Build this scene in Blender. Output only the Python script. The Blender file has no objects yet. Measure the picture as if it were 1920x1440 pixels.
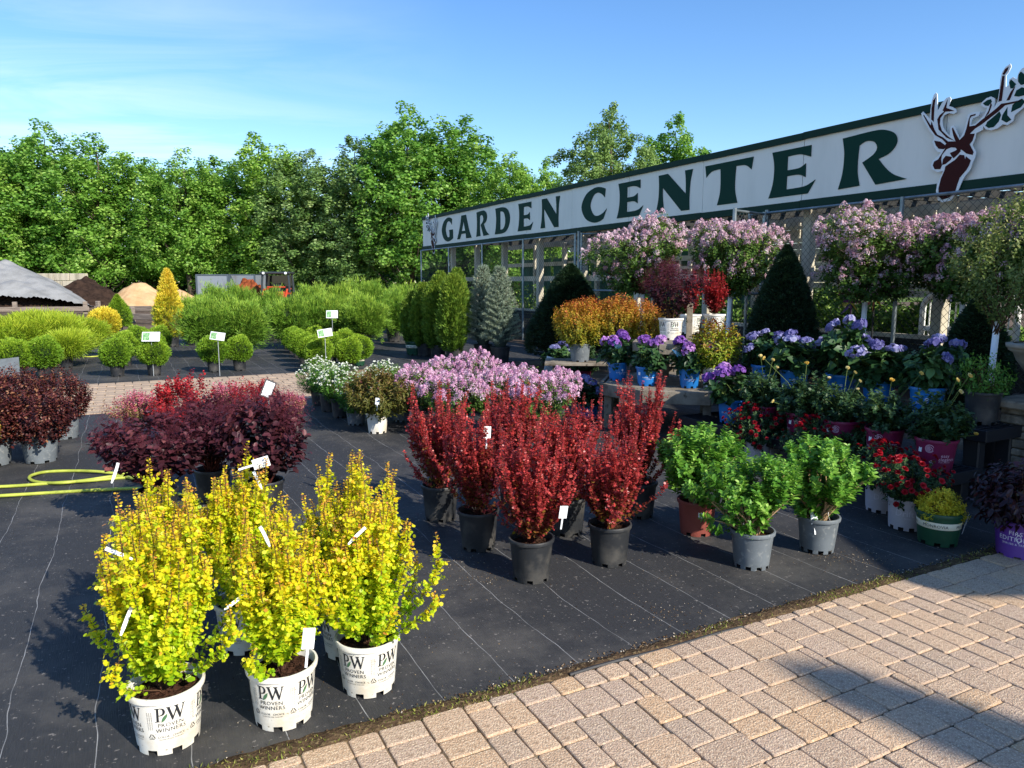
import bpy, math, random
import numpy as np
from mathutils import Vector, Matrix, noise as mnoise

# ------------------------------------------------------------------ camera, sky, sun, exposure
scene = bpy.context.scene
F_PX, IMG_W, IMG_H, EYE = 1380.0, 1920.0, 1440.0, 1.65
PITCH = math.atan(191 / F_PX)
cam_data = bpy.data.cameras.new('camera')
cam_data.sensor_width = 36.0
cam_data.lens = 36.0 * F_PX / IMG_W
cam_data.clip_start = 0.05
cam_data.clip_end = 3000
cam = bpy.data.objects.new('camera', cam_data)
scene.collection.objects.link(cam)
cam.location = (0, 0, EYE)
cam.rotation_euler = (math.pi / 2 - PITCH, 0, 0)
scene.camera = cam

SUN_EL = math.radians(33)
SUN_H = Vector((0.72, -0.69, 0)).normalized()          # towards the sun, on the ground
SUN_ROT = math.atan2(SUN_H.x, SUN_H.y)
world = bpy.data.worlds.new('World')
scene.world = world
world.use_nodes = True
wn, wl = world.node_tree.nodes, world.node_tree.links
wn.clear()
w_out = wn.new('ShaderNodeOutputWorld')
w_bg = wn.new('ShaderNodeBackground')
w_bg.inputs['Strength'].default_value = 0.15
sky = wn.new('ShaderNodeTexSky')
sky.sky_type = 'NISHITA'
sky.sun_disc = False
sky.sun_elevation = SUN_EL
sky.sun_rotation = SUN_ROT
sky.air_density = 1.0
sky.dust_density = 0.2
sky.ozone_density = 3.0
# thin high cirrus: a soft streaky layer over the whole sky
tc = wn.new('ShaderNodeTexCoord')
sep = wn.new('ShaderNodeSeparateXYZ')
wl.new(tc.outputs['Generated'], sep.inputs[0])
zc = wn.new('ShaderNodeMath'); zc.operation = 'MAXIMUM'; zc.inputs[1].default_value = 0.05
wl.new(sep.outputs['Z'], zc.inputs[0])
dx = wn.new('ShaderNodeMath'); dx.operation = 'DIVIDE'
dy = wn.new('ShaderNodeMath'); dy.operation = 'DIVIDE'
wl.new(sep.outputs['X'], dx.inputs[0]); wl.new(zc.outputs[0], dx.inputs[1])
wl.new(sep.outputs['Y'], dy.inputs[0]); wl.new(zc.outputs[0], dy.inputs[1])
comb = wn.new('ShaderNodeCombineXYZ')
wl.new(dx.outputs[0], comb.inputs[0]); wl.new(dy.outputs[0], comb.inputs[1])
mp = wn.new('ShaderNodeMapping')
mp.inputs['Rotation'].default_value = (0, 0, math.radians(20))
mp.inputs['Scale'].default_value = (0.6, 1.25, 1)
mp.inputs['Location'].default_value = (3.1, 0.4, 0)
wl.new(comb.outputs[0], mp.inputs[0])
n1 = wn.new('ShaderNodeTexNoise')
n1.inputs['Scale'].default_value = 0.9
n1.inputs['Detail'].default_value = 9
n1.inputs['Roughness'].default_value = 0.58
n1.inputs['Distortion'].default_value = 0.9
wl.new(mp.outputs[0], n1.inputs['Vector'])
r1 = wn.new('ShaderNodeValToRGB')
r1.color_ramp.elements[0].position = 0.40; r1.color_ramp.elements[0].color = (0, 0, 0, 1)
r1.color_ramp.elements[1].position = 0.78; r1.color_ramp.elements[1].color = (1, 1, 1, 1)
wl.new(n1.outputs['Fac'], r1.inputs[0])
r2 = wn.new('ShaderNodeMapRange')                      # the cirrus thickens towards the west
r2.inputs[1].default_value = -0.2; r2.inputs[2].default_value = -2.2
wl.new(dx.outputs[0], r2.inputs[0])
cm = wn.new('ShaderNodeMath'); cm.operation = 'MULTIPLY'
wl.new(r1.outputs[0], cm.inputs[0]); wl.new(r2.outputs[0], cm.inputs[1])
cm2 = wn.new('ShaderNodeMath'); cm2.operation = 'MULTIPLY'; cm2.inputs[1].default_value = 0.38
wl.new(cm.outputs[0], cm2.inputs[0])
mx = wn.new('ShaderNodeMixRGB')
mx.inputs[2].default_value = (6.4, 6.7, 7.4, 1)
hs_ = wn.new('ShaderNodeHueSaturation')
hs_.inputs['Hue'].default_value = 0.505
hs_.inputs['Saturation'].default_value = 1.2
hs_.inputs['Value'].default_value = 1.04
wl.new(sky.outputs[0], hs_.inputs['Color'])
wl.new(cm2.outputs[0], mx.inputs[0]); wl.new(hs_.outputs[0], mx.inputs[1])
wl.new(mx.outputs[0], w_bg.inputs['Color'])
wl.new(w_bg.outputs[0], w_out.inputs[0])

sun_data = bpy.data.lights.new('sun', 'SUN')
sun_data.energy = 5.0
sun_data.angle = math.radians(0.5)
sun_data.color = (1.0, 0.93, 0.82)
sun = bpy.data.objects.new('sun', sun_data)
scene.collection.objects.link(sun)
ce = math.cos(SUN_EL)
sun.rotation_euler = Vector((SUN_H.x * ce, SUN_H.y * ce, math.sin(SUN_EL))).to_track_quat('Z', 'Y').to_euler()
sun.location = (20, -16, 20)

vs = scene.view_settings
vs.view_transform = 'Standard'
vs.look = 'None'
vs.exposure = 0.55
vs.gamma = 1.0
vs.use_curve_mapping = False
scene.cycles.max_bounces = 6
scene.cycles.transparent_max_bounces = 6
scene.cycles.use_denoising = True
scene.cycles.caustics_reflective = False
scene.cycles.caustics_refractive = False

# ------------------------------------------------------------------ frames of reference
E2 = Vector((0.887, 0.462, 0))      # along the paving edge
E1 = Vector((-0.462, 0.887, 0))     # away, along the fence


def gp(u, v, z=0.0):
    """the point at height z that lies on the sight line through photo pixel u, v"""
    x = (u - 960) / F_PX
    y = (v - 720) / F_PX
    fwd = math.cos(PITCH) - y * math.sin(PITCH)
    dn = math.sin(PITCH) + y * math.cos(PITCH)
    t = (EYE - z) / dn
    return Vector((x * t, fwd * t, z))


def at_depth(u, d, z=0.0):
    """the point at height z in pixel column u at ground distance d ahead"""
    return Vector(((u - 960) / F_PX * d, d, z))


def ab(a, b, z=0.0):
    p = E2 * a + E1 * b
    return Vector((p.x, p.y, z))


# ------------------------------------------------------------------ scene tree helpers
COL = scene.collection


def empty(name, loc=(0, 0, 0), rz=0.0):
    o = bpy.data.objects.new(name, None)
    o.empty_display_size = 0.1
    COL.objects.link(o)
    o.location = loc
    o.rotation_euler = (0, 0, rz)
    return o


def tag(o, label, cat, group=None):
    o['label'] = label
    o['category'] = cat
    if group:
        o['group'] = group
    return o


def thing(name, label, cat, loc=(0, 0, 0), rz=0.0, group=None):
    return tag(empty(name, loc, rz), label, cat, group)


def link(name, me, parent=None, loc=(0, 0, 0), rot=(0, 0, 0), scale=(1, 1, 1), kind=None):
    o = bpy.data.objects.new(name, me)
    COL.objects.link(o)
    o.location = loc
    o.rotation_euler = rot
    o.scale = scale
    if parent is not None:
        o.parent = parent
    if kind:
        o['kind'] = kind
    return o


def structure(name, me, **kw):
    return link(name, me, kind='structure', **kw)


def mesh_np(name, verts, faces_list, mat, var=None, smooth=False):
    """verts (N,3); faces_list: list of (F,k) index arrays"""
    me = bpy.data.meshes.new(name)
    verts = np.asarray(verts, dtype=np.float32)
    me.vertices.add(len(verts))
    me.vertices.foreach_set('co', verts.ravel())
    loops, starts, totals, p = [], [], [], 0
    for f in faces_list:
        f = np.asarray(f, dtype=np.int32)
        if len(f) == 0:
            continue
        n, k = f.shape
        loops.append(f.ravel())
        starts.append(np.arange(n, dtype=np.int32) * k + p)
        totals.append(np.full(n, k, dtype=np.int32))
        p += n * k
    loops = np.concatenate(loops)
    starts = np.concatenate(starts)
    totals = np.concatenate(totals)
    me.loops.add(len(loops))
    me.loops.foreach_set('vertex_index', loops)
    me.polygons.add(len(starts))
    me.polygons.foreach_set('loop_start', starts)
    me.polygons.foreach_set('loop_total', totals)
    if smooth:
        me.polygons.foreach_set('use_smooth', np.ones(len(starts), dtype=bool))
    if var is not None:
        at = me.attributes.new('var', 'FLOAT', 'POINT')
        at.data.foreach_set('value', np.asarray(var, dtype=np.float32))
    me.update(calc_edges=True)
    if mat is not None:
        me.materials.append(mat)
    return me


class MB:
    """collects polygons of mixed size for one mesh"""

    def __init__(self):
        self.v, self.f = [], []

    def poly(self, pts):
        n = len(self.v)
        self.v.extend([tuple(p) for p in pts])
        self.f.append(tuple(range(n, n + len(pts))))

    def add(self, verts, faces):
        n = len(self.v)
        self.v.extend([tuple(p) for p in verts])
        self.f.extend([tuple(i + n for i in f) for f in faces])
        return self

    def box(self, c, s, rz=0.0, rx=0.0, ry=0.0, bev=0.0, M=None):
        sx, sy, sz = s[0] / 2, s[1] / 2, s[2] / 2
        if bev <= 0:
            vs = [Vector((x, y, z)) for z in (-sz, sz) for y in (-sy, sy) for x in (-sx, sx)]
            fs = [(0, 2, 3, 1), (4, 5, 7, 6), (0, 1, 5, 4), (1, 3, 7, 5), (3, 2, 6, 7), (2, 0, 4, 6)]
        else:
            b = min(bev, sx * .9, sy * .9, sz * .9)
            vs, fs = [], []
            idx = {}
            for ix in (-1, 1):
                for iy in (-1, 1):
                    for iz in (-1, 1):
                        for k in range(3):
                            p = [ix * (sx - b), iy * (sy - b), iz * (sz - b)]
                            p[k] = (ix * sx, iy * sy, iz * sz)[k]
                            idx[(ix, iy, iz, k)] = len(vs)
                            vs.append(Vector(p))
            for k in range(3):
                for s_ in (-1, 1):
                    o = [i for i in range(3) if i != k]
                    ring = []
                    for a_, b_ in ((-1, -1), (1, -1), (1, 1), (-1, 1)):
                        key = [0, 0, 0]; key[k] = s_; key[o[0]] = a_; key[o[1]] = b_
                        ring.append(idx[(*key, k)])
                    flip = (s_ > 0) == (k == 1)
                    fs.append(tuple(ring[::-1] if flip else ring))
            for k in range(3):
                o = [i for i in range(3) if i != k]
                for a_ in (-1, 1):
                    for b_ in (-1, 1):
                        k1 = [0, 0, 0]; k1[o[0]] = a_; k1[o[1]] = b_
                        lo = list(k1); lo[k] = -1; hi = list(k1); hi[k] = 1
                        fs.append((idx[(*lo, o[0])], idx[(*lo, o[1])], idx[(*hi, o[1])], idx[(*hi, o[0])]))
            for ix in (-1, 1):
                for iy in (-1, 1):
                    for iz in (-1, 1):
                        fs.append(tuple(idx[(ix, iy, iz, k)] for k in range(3)))
        if M is None:
            M = Matrix.Translation(c) @ Matrix.Rotation(rz, 4, 'Z') @ Matrix.Rotation(ry, 4, 'Y') @ Matrix.Rotation(rx, 4, 'X')
        else:
            M = M @ Matrix.Translation(c)
        return self.add([M @ v for v in vs], fs)

    def tube(self, pts, r, n=8, cap=True, close=False):
        pts = [Vector(p) for p in pts]
        rs = r if isinstance(r, (list, tuple)) else [r] * len(pts)
        base = len(self.v)
        up = Vector((0, 0, 1))
        prev = None
        for i, p in enumerate(pts):
            a = pts[max(i - 1, 0)]; b = pts[min(i + 1, len(pts) - 1)]
            if close:
                a = pts[i - 1]; b = pts[(i + 1) % len(pts)]
            d = (b - a)
            if d.length < 1e-9:
                d = Vector((0, 0, 1))
            d.normalize()
            s = prev - d * prev.dot(d) if prev is not None else None
            if s is None or s.length < 1e-5:
                s = d.cross(up)
                if s.length < 1e-4:
                    s = d.cross(Vector((1, 0, 0)))
            s.normalize(); prev = s
            t = d.cross(s)
            for k in range(n):
                an = 2 * math.pi * k / n
                self.v.append(tuple(p + (s * math.cos(an) + t * math.sin(an)) * rs[i]))
        m = len(pts)
        for i in range(m if close else m - 1):
            j = (i + 1) % m
            for k in range(n):
                k2 = (k + 1) % n
                self.f.append((base + i * n + k, base + i * n + k2, base + j * n + k2, base + j * n + k))
        if cap and not close:
            self.f.append(tuple(base + k for k in range(n))[::-1])
            self.f.append(tuple(base + (m - 1) * n + k for k in range(n)))
        return self

    def lathe(self, prof, n=24, cx=0.0, cy=0.0, skip=None):
        base = len(self.v)
        for r, z in prof:
            for k in range(n):
                an = 2 * math.pi * k / n
                self.v.append((cx + r * math.cos(an), cy + r * math.sin(an), z))
        for i in range(len(prof) - 1):
            for k in range(n):
                if skip and skip(i, k):
                    continue
                k2 = (k + 1) % n
                self.f.append((base + i * n + k, base + i * n + k2, base + (i + 1) * n + k2, base + (i + 1) * n + k))
        return self

    def mesh(self, name, mat, smooth=False, var=None):
        me = bpy.data.meshes.new(name)
        me.from_pydata(self.v, [], self.f)
        if smooth:
            me.polygons.foreach_set('use_smooth', [True] * len(me.polygons))
        me.update()
        if mat is not None:
            me.materials.append(mat)
        return me

    def obj(self, name, mat, parent=None, smooth=False, kind=None, loc=(0, 0, 0)):
        return link(name, self.mesh(name, mat, smooth), parent, loc=loc, kind=kind)


# ------------------------------------------------------------------ materials
MATS = {}


def lin(h):
    h = h.lstrip('#')
    o = []
    for i in (0, 2, 4):
        c = int(h[i:i + 2], 16) / 255
        o.append(c / 12.92 if c <= 0.04045 else ((c + 0.055) / 1.055) ** 2.4)
    return (*o, 1.0)


def c4(c):
    return lin(c) if isinstance(c, str) else (*c[:3], 1.0)


def pmat(name, col, rough=0.6, spec=0.4, col2=None, nscale=6.0, nlo=0.4, nhi=0.65, ndetail=4.0, bump=0.0, bscale=40.0,
         metallic=0.0, stretch=None, col3=None, n3scale=120.0, n3lo=0.6, n3hi=0.7, objrand=None, coord='Object', sheen=0.0):
    if name in MATS:
        return MATS[name]
    m = bpy.data.materials.new(name)
    m.use_nodes = True
    nt = m.node_tree
    b = nt.nodes['Principled BSDF']
    b.inputs['Roughness'].default_value = rough
    b.inputs['Specular IOR Level'].default_value = spec
    b.inputs['Metallic'].default_value = metallic
    tcn = nt.nodes.new('ShaderNodeTexCoord')
    vec = tcn.outputs[coord]
    if stretch:
        mpn = nt.nodes.new('ShaderNodeMapping')
        mpn.inputs['Scale'].default_value = stretch
        nt.links.new(vec, mpn.inputs[0])
        vec = mpn.outputs[0]
    src = None
    if objrand:
        oi = nt.nodes.new('ShaderNodeObjectInfo')
        rp = nt.nodes.new('ShaderNodeValToRGB')
        els = rp.color_ramp.elements
        while len(els) < len(objrand):
            els.new(0.5)
        for i, c in enumerate(objrand):
            els[i].position = i / (len(objrand) - 1)
            els[i].color = c4(c)
        nt.links.new(oi.outputs['Random'], rp.inputs[0])
        src = rp.outputs[0]
    if col2 is not None:
        nz = nt.nodes.new('ShaderNodeTexNoise')
        nz.inputs['Scale'].default_value = nscale
        nz.inputs['Detail'].default_value = ndetail
        nz.inputs['Roughness'].default_value = 0.6
        nt.links.new(vec, nz.inputs['Vector'])
        rp = nt.nodes.new('ShaderNodeMapRange')
        rp.inputs[1].default_value = nlo; rp.inputs[2].default_value = nhi
        nt.links.new(nz.outputs['Fac'], rp.inputs[0])
        mxn = nt.nodes.new('ShaderNodeMixRGB')
        nt.links.new(rp.outputs[0], mxn.inputs[0])
        if src is not None:
            nt.links.new(src, mxn.inputs[1])
        else:
            mxn.inputs[1].default_value = c4(col)
        mxn.inputs[2].default_value = c4(col2)
        src = mxn.outputs[0]
    if col3 is not None:
        nz = nt.nodes.new('ShaderNodeTexNoise')
        nz.inputs['Scale'].default_value = n3scale
        nz.inputs['Detail'].default_value = 2
        nt.links.new(vec, nz.inputs['Vector'])
        rp = nt.nodes.new('ShaderNodeMapRange')
        rp.inputs[1].default_value = n3lo; rp.inputs[2].default_value = n3hi
        nt.links.new(nz.outputs['Fac'], rp.inputs[0])
        mxn = nt.nodes.new('ShaderNodeMixRGB')
        nt.links.new(rp.outputs[0], mxn.inputs[0])
        if src is not None:
            nt.links.new(src, mxn.inputs[1])
        else:
            mxn.inputs[1].default_value = c4(col)
        mxn.inputs[2].default_value = c4(col3)
        src = mxn.outputs[0]
    if src is None:
        b.inputs['Base Color'].default_value = c4(col)
    else:
        nt.links.new(src, b.inputs['Base Color'])
    if bump > 0:
        nz = nt.nodes.new('ShaderNodeTexNoise')
        nz.inputs['Scale'].default_value = bscale
        nz.inputs['Detail'].default_value = 4
        nt.links.new(vec, nz.inputs['Vector'])
        bp = nt.nodes.new('ShaderNodeBump')
        bp.inputs['Strength'].default_value = bump
        bp.inputs['Distance'].default_value = 0.02
        nt.links.new(nz.outputs['Fac'], bp.inputs['Height'])
        nt.links.new(bp.outputs[0], b.inputs['Normal'])
    MATS[name] = m
    return m


def leafmat(name, stops, rough=0.5, trans=0.3, spec=0.35, objtint=0.0):
    """leaf colour from the per-leaf attribute var, part of the light passing through"""
    if name in MATS:
        return MATS[name]
    m = bpy.data.materials.new(name)
    m.use_nodes = True
    nt = m.node_tree
    b = nt.nodes['Principled BSDF']
    out = nt.nodes['Material Output']
    b.inputs['Roughness'].default_value = rough
    b.inputs['Specular IOR Level'].default_value = spec
    a = nt.nodes.new('ShaderNodeAttribute')
    a.attribute_name = 'var'
    rp = nt.nodes.new('ShaderNodeValToRGB')
    els = rp.color_ramp.elements
    while len(els) < len(stops):
        els.new(0.5)
    for e, (p, c) in zip(els, stops):
        e.position = p
        e.color = c4(c)
    nt.links.new(a.outputs['Fac'], rp.inputs[0])
    src = rp.outputs[0]
    if objtint > 0:
        oi = nt.nodes.new('ShaderNodeObjectInfo')
        hs = nt.nodes.new('ShaderNodeHueSaturation')
        mr = nt.nodes.new('ShaderNodeMapRange')
        mr.inputs[3].default_value = 1 - objtint; mr.inputs[4].default_value = 1 + objtint
        nt.links.new(oi.outputs['Random'], mr.inputs[0])
        nt.links.new(mr.outputs[0], hs.inputs['Value'])
        mr2 = nt.nodes.new('ShaderNodeMapRange')
        mr2.inputs[3].default_value = 0.5 + objtint * 0.08; mr2.inputs[4].default_value = 0.5 - objtint * 0.08
        nt.links.new(oi.outputs['Random'], mr2.inputs[0])
        nt.links.new(mr2.outputs[0], hs.inputs['Hue'])
        nt.links.new(src, hs.inputs['Color'])
        src = hs.outputs[0]
    nt.links.new(src, b.inputs['Base Color'])
    tr = nt.nodes.new('ShaderNodeBsdfTranslucent')
    nt.links.new(src, tr.inputs['Color'])
    ms = nt.nodes.new('ShaderNodeMixShader')
    ms.inputs[0].default_value = trans
    nt.links.new(b.outputs[0], ms.inputs[1])
    nt.links.new(tr.outputs[0], ms.inputs[2])
    nt.links.new(ms.outputs[0], out.inputs['Surface'])
    MATS[name] = m
    return m

# ------------------------------------------------------------------ foliage generators
TPL = {
    'r4': (np.array([(0, 0, 0), (.45, .5, .06), (1, 0, 0), (.45, -.5, .06)]), [[0, 1, 2, 3]]),
    'o6': (np.array([(0, 0, 0), (.28, .46, 0), (.74, .46, 0), (1, 0, 0), (.74, -.46, 0), (.28, -.46, 0)]), [[0, 1, 2, 3, 4, 5]]),
    'f6': (np.array([(0, 0, 0), (.25, .42, .10), (.68, .42, .08), (1, 0, -.06), (.68, -.42, .08), (.25, -.42, .10)]),
           [[0, 1, 2, 3], [0, 3, 4, 5]]),
    'l6': (np.array([(0, 0, 0), (.35, .5, .07), (.7, .33, .0), (1, 0, -.16), (.7, -.33, 0), (.35, -.5, .07)]),
           [[0, 1, 2, 3], [0, 3, 4, 5]]),
    'p4': (np.array([(0, -.18, 0), (.0, .18, 0), (1, .5, .18), (1, -.5, .18)]), [[0, 1, 2, 3]]),
}


def unit(a):
    return a / np.maximum(np.linalg.norm(a, axis=-1, keepdims=True), 1e-9)


def leaf_arrays(C, D, N, L, W, var, shape):
    tp, fc = TPL[shape]
    n, k = len(C), len(tp)
    D = unit(D)
    S = unit(np.cross(D, N))
    N2 = np.cross(S, D)
    L = np.broadcast_to(np.asarray(L, dtype=float), (n,))
    W = np.broadcast_to(np.asarray(W, dtype=float), (n,))
    V = (C[:, None, :] + D[:, None, :] * (tp[None, :, 0:1] * L[:, None, None])
         + S[:, None, :] * (tp[None, :, 1:2] * W[:, None, None])
         + N2[:, None, :] * (tp[None, :, 2:3] * L[:, None, None]))
    base = (np.arange(n) * k)[:, None, None]
    fl = (np.array(fc)[None] + base).reshape(-1, len(fc[0]))
    return V.reshape(-1, 3), fl, np.repeat(var, k)


def leaf_mesh(name, mat, sets):
    """sets: list of (C, D, N, L, W, var, shape)"""
    vs_, fs_, va_, off = [], {}, [], 0
    for s in sets:
        V, f, va = leaf_arrays(*s)
        vs_.append(V); va_.append(va)
        fs_.setdefault(f.shape[1], []).append(f + off)
        off += len(V)
    return mesh_np(name, np.concatenate(vs_), [np.concatenate(v) for v in fs_.values()], mat, np.clip(np.concatenate(va_), 0, 1))


def rnd_dirs(rng, n):
    d = rng.normal(size=(n, 3))
    return unit(d)


def lump(d, seed, amp, fq=1.0):
    r = np.random.default_rng(seed + 777)
    s = np.zeros(len(d))
    for k in range(5):
        w = rnd_dirs(r, 1)[0] * r.uniform(2.0, 5.0) * fq
        s += np.sin(d @ w + r.uniform(0, 6.28))
    return 1 + amp * s / 2.2


def perp_frame(D, rng):
    h = rng.normal(size=D.shape)
    a = unit(np.cross(D, h))
    return a, np.cross(D, a)


def barberry(name, mat, seed, H=0.66, R=0.2, n=44, leaf=0.019, vase=0.0, side=None, tipv=0.25, gap=0.0115, lean=(0, 0), sprig=30):
    """upright shoots clothed in small round leaves"""
    rng = np.random.default_rng(seed)
    Cs, Ds, Ns, Ls, Vs = [], [], [], [], []
    stems = MB()
    for i in range(n):
        ph = i * 2.399963 + rng.uniform(-.4, .4)
        q = math.sqrt((i + .5) / n)
        rr = R * q * rng.uniform(.8, 1.12)
        hh = H * (1.0 - .22 * q ** 2) * rng.uniform(.70, 1.0)
        if rng.random() < .13:
            hh = H * rng.uniform(.98, 1.14)
        if side is not None and i >= n - side:
            rr = R * rng.uniform(1.15, 1.6); hh = H * rng.uniform(.3, .7)
        m = max(8, int(hh / gap))
        t = np.linspace(0.06, 1, m)
        out = np.array([math.cos(ph), math.sin(ph), 0])
        rad = rr * (1 - (1 - t) ** 2.2) * (1 + vase * t)
        wob = np.stack([np.sin(t * 5 + i) * .02, np.cos(t * 4.3 + 2 * i) * .02, np.zeros(m)], 1) * t[:, None]
        P = out[None] * rad[:, None] + wob + np.stack([lean[0] * t * t, lean[1] * t * t, hh * t], 1)
        T = unit(np.gradient(P, axis=0))
        stems.tube([tuple(P[0] * .3 + np.array([0, 0, -.02]))] + [tuple(p) for p in P[::6]] + [tuple(P[-1])], .0016, n=3, cap=False)
        k = 5
        a, b = perp_frame(T, rng)
        for j in range(k):
            an = np.arange(m) * 2.1 + j * 6.2832 / k + rng.uniform(-.5, .5, m)
            pd = a * np.cos(an)[:, None] + b * np.sin(an)[:, None]
            D = unit(pd * 1.0 + T * rng.uniform(.05, .65, m)[:, None] + out[None] * .25)
            keep = (rng.random(m) < .8) & (t > .12 + .2 * rng.random(m) * (j > 2))
            sz = leaf * (1.12 - .62 * t ** 2.2) * rng.uniform(.7, 1.25, m)
            Cs.append((P + pd * .003)[keep]); Ds.append(D[keep])
            Ns.append((T * .8 + rng.normal(size=(m, 3)) * .5 + np.array([0, 0, .3]))[keep])
            Ls.append(sz[keep])
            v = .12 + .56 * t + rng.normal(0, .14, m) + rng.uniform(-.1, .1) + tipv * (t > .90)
            Vs.append(v[keep])
        # short leafy side sprigs fill the bush out
        ns = int(hh * sprig)
        ts = rng.uniform(.14, .86, ns)
        ii = np.clip((ts * m).astype(int), 0, m - 1)
        ang = rng.uniform(0, 6.2832, ns)
        sd_ = unit(a[ii] * np.cos(ang)[:, None] + b[ii] * np.sin(ang)[:, None] + out[None] * .35 + np.array([0, 0, .75]))
        ln = rng.uniform(.025, .06, ns)
        kk = 7
        for j in range(kk):
            f_ = (j + .6) / kk
            p_ = P[ii] + sd_ * (ln * f_)[:, None]
            pr = unit(np.cross(sd_, rng.normal(size=(ns, 3))))
            Cs.append(p_); Ds.append(unit(pr + sd_ * .5)); Ns.append(sd_ * .7 + rng.normal(size=(ns, 3)) * .5 + np.array([0, 0, .4]))
            Ls.append(leaf * rng.uniform(.65, 1.15, ns) * (1.1 - .3 * f_))
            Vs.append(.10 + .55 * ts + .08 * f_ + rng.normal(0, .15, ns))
    C = np.concatenate(Cs); L = np.concatenate(Ls)
    me = leaf_mesh(name, mat, [(C, np.concatenate(Ds), np.concatenate(Ns), L, L * .86, np.concatenate(Vs), 'o6')])
    return me, stems


def shrub(name, mat, seed, center, radii, n_sh=260, per=14, leaf=0.04, wid=0.6, sh_len=0.14, shape='f6', amp=.14, up=.35,
          base=(0, 0, 0), fill=.5, droop=0.0, zmin=-.05, stemr=.003, whorl=1, vtop=.5, vnoise=.16, n_stem=60, tipclump=0.0):
    """mounded shrub: many leafy shoot tips spread through a lumpy volume. returns mesh, stems, tips, tip directions"""
    rng = np.random.default_rng(seed)
    c = np.array(center, float); R = np.array(radii, float)
    d = rnd_dirs(rng, n_sh * 3)
    rr = (fill + (1 - fill) * rng.random(len(d)) ** .5) * lump(d, seed, amp)
    tip = c + d * R * rr[:, None]
    tip = tip[tip[:, 2] > zmin][:n_sh]
    n = len(tip)
    o = np.array(base, float)
    T = unit(unit(tip - o - np.array([0, 0, R[2] * .2])) + np.array([0, 0, up]) + rng.normal(size=(n, 3)) * .25)
    t = np.linspace(0, 1, per)
    ln = sh_len * rng.uniform(.7, 1.2, n)
    P = tip[:, None, :] - T[:, None, :] * (t[None, :, None] * ln[:, None, None])
    P = P.reshape(-1, 3)
    TT = np.repeat(T, per, 0)
    tt = np.tile(t, n)
    a, b = perp_frame(T, rng)
    a = np.repeat(a, per, 0); b = np.repeat(b, per, 0)
    Cs, Ds, Ns, Ls, Vs = [], [], [], [], []
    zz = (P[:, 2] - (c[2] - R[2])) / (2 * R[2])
    shv = np.repeat(rng.normal(0, vnoise * .6, n), per)
    for w in range(whorl):
        an = np.tile(np.arange(per) * 2.4, n) + w * 6.2832 / whorl + rng.uniform(-.4, .4, n * per)
        pd = a * np.cos(an)[:, None] + b * np.sin(an)[:, None]
        D = unit(pd + TT * rng.uniform(.2, .7, n * per)[:, None] + np.array([0, 0, -droop]))
        Nn = TT * .6 + np.array([0, 0, .7]) + rng.normal(size=(n * per, 3)) * .35
        Cs.append(P); Ds.append(D); Ns.append(Nn)
        Ls.append(leaf * (1 - .35 * (1 - np.minimum(1, tt * 2 + tipclump))) * rng.uniform(.65, 1.2, n * per))
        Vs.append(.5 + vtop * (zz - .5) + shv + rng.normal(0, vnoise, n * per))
    L = np.concatenate(Ls)
    me = leaf_mesh(name, mat, [(np.concatenate(Cs), np.concatenate(Ds), np.concatenate(Ns), L, L * wid, np.concatenate(Vs), shape)])
    stems = MB()
    for i in range(min(n_stem, n)):
        p = Vector(tip[i]) - Vector(T[i]) * (ln[i] * .5)
        b0 = Vector(o) + Vector((rng.uniform(-.03, .03), rng.uniform(-.03, .03), -.02))
        mid = b0.lerp(p, .5) + Vector((rng.uniform(-.03, .03), rng.uniform(-.03, .03), .03))
        stems.tube([b0, mid, p], [stemr * 1.6, stemr, stemr * .6], n=4, cap=False)
    return me, stems, tip, T


def needles(name, mat, seed, center, radii, n=6000, leaf=.05, wid=.2, up=.5, fan=4, amp=.08, shell=.72, shape='r4', env=None, vtop=.35, ragged=0.0, vnoise=.13, fq=1.0):
    """conifer: small pointed sprays over a lumpy body; env(f) shapes the radius with height fraction f"""
    rng = np.random.default_rng(seed)
    c = np.array(center, float); R = np.array(radii, float)
    if env is None:
        d = rnd_dirs(rng, n)
        rr = (shell + (1 - shell) * rng.random(n) ** .6) * lump(d, seed, amp, fq)
        rr *= 1 + ragged * rng.random(n) ** 3
        P = c + d * R * rr[:, None]
        rad = d
    else:
        f = rng.random(n) ** .8
        an = rng.uniform(0, 6.2832, n)
        dd = np.stack([np.cos(an), np.sin(an), (f - .5) * 2], 1)
        e = np.array([env(x) for x in f])
        rr = e * (shell + (1 - shell) * rng.random(n) ** .6) * lump(dd, seed, amp, fq)
        rr *= 1 + ragged * rng.random(n) ** 3
        P = np.stack([c[0] + R[0] * rr * np.cos(an), c[1] + R[1] * rr * np.sin(an), c[2] - R[2] + 2 * R[2] * f], 1)
        rad = np.stack([np.cos(an), np.sin(an), np.full(n, .15)], 1)
    T = unit(rad + np.array([0, 0, up]) + rng.normal(size=(n, 3)) * .3)
    a, b = perp_frame(T, rng)
    Cs, Ds, Ns, Ls, Vs = [], [], [], [], []
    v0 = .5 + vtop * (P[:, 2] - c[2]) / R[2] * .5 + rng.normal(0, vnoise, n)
    for k in range(fan):
        s = (k - (fan - 1) / 2) / max(1, fan - 1) * 1.3
        D = unit(T + a * s + b * rng.uniform(-.25, .25, n)[:, None])
        Cs.append(P - T * leaf * .4 + a * s * leaf * .15); Ds.append(D); Ns.append(b + rng.normal(size=(n, 3)) * .3)
        Ls.append(leaf * (1 - .35 * abs(s)) * rng.uniform(.65, 1.3, n)); Vs.append(v0 + rng.normal(0, .05, n))
    L = np.concatenate(Ls)
    return leaf_mesh(name, mat, [(np.concatenate(Cs), np.concatenate(Ds), np.concatenate(Ns), L, L * wid, np.concatenate(Vs), shape)])


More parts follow.
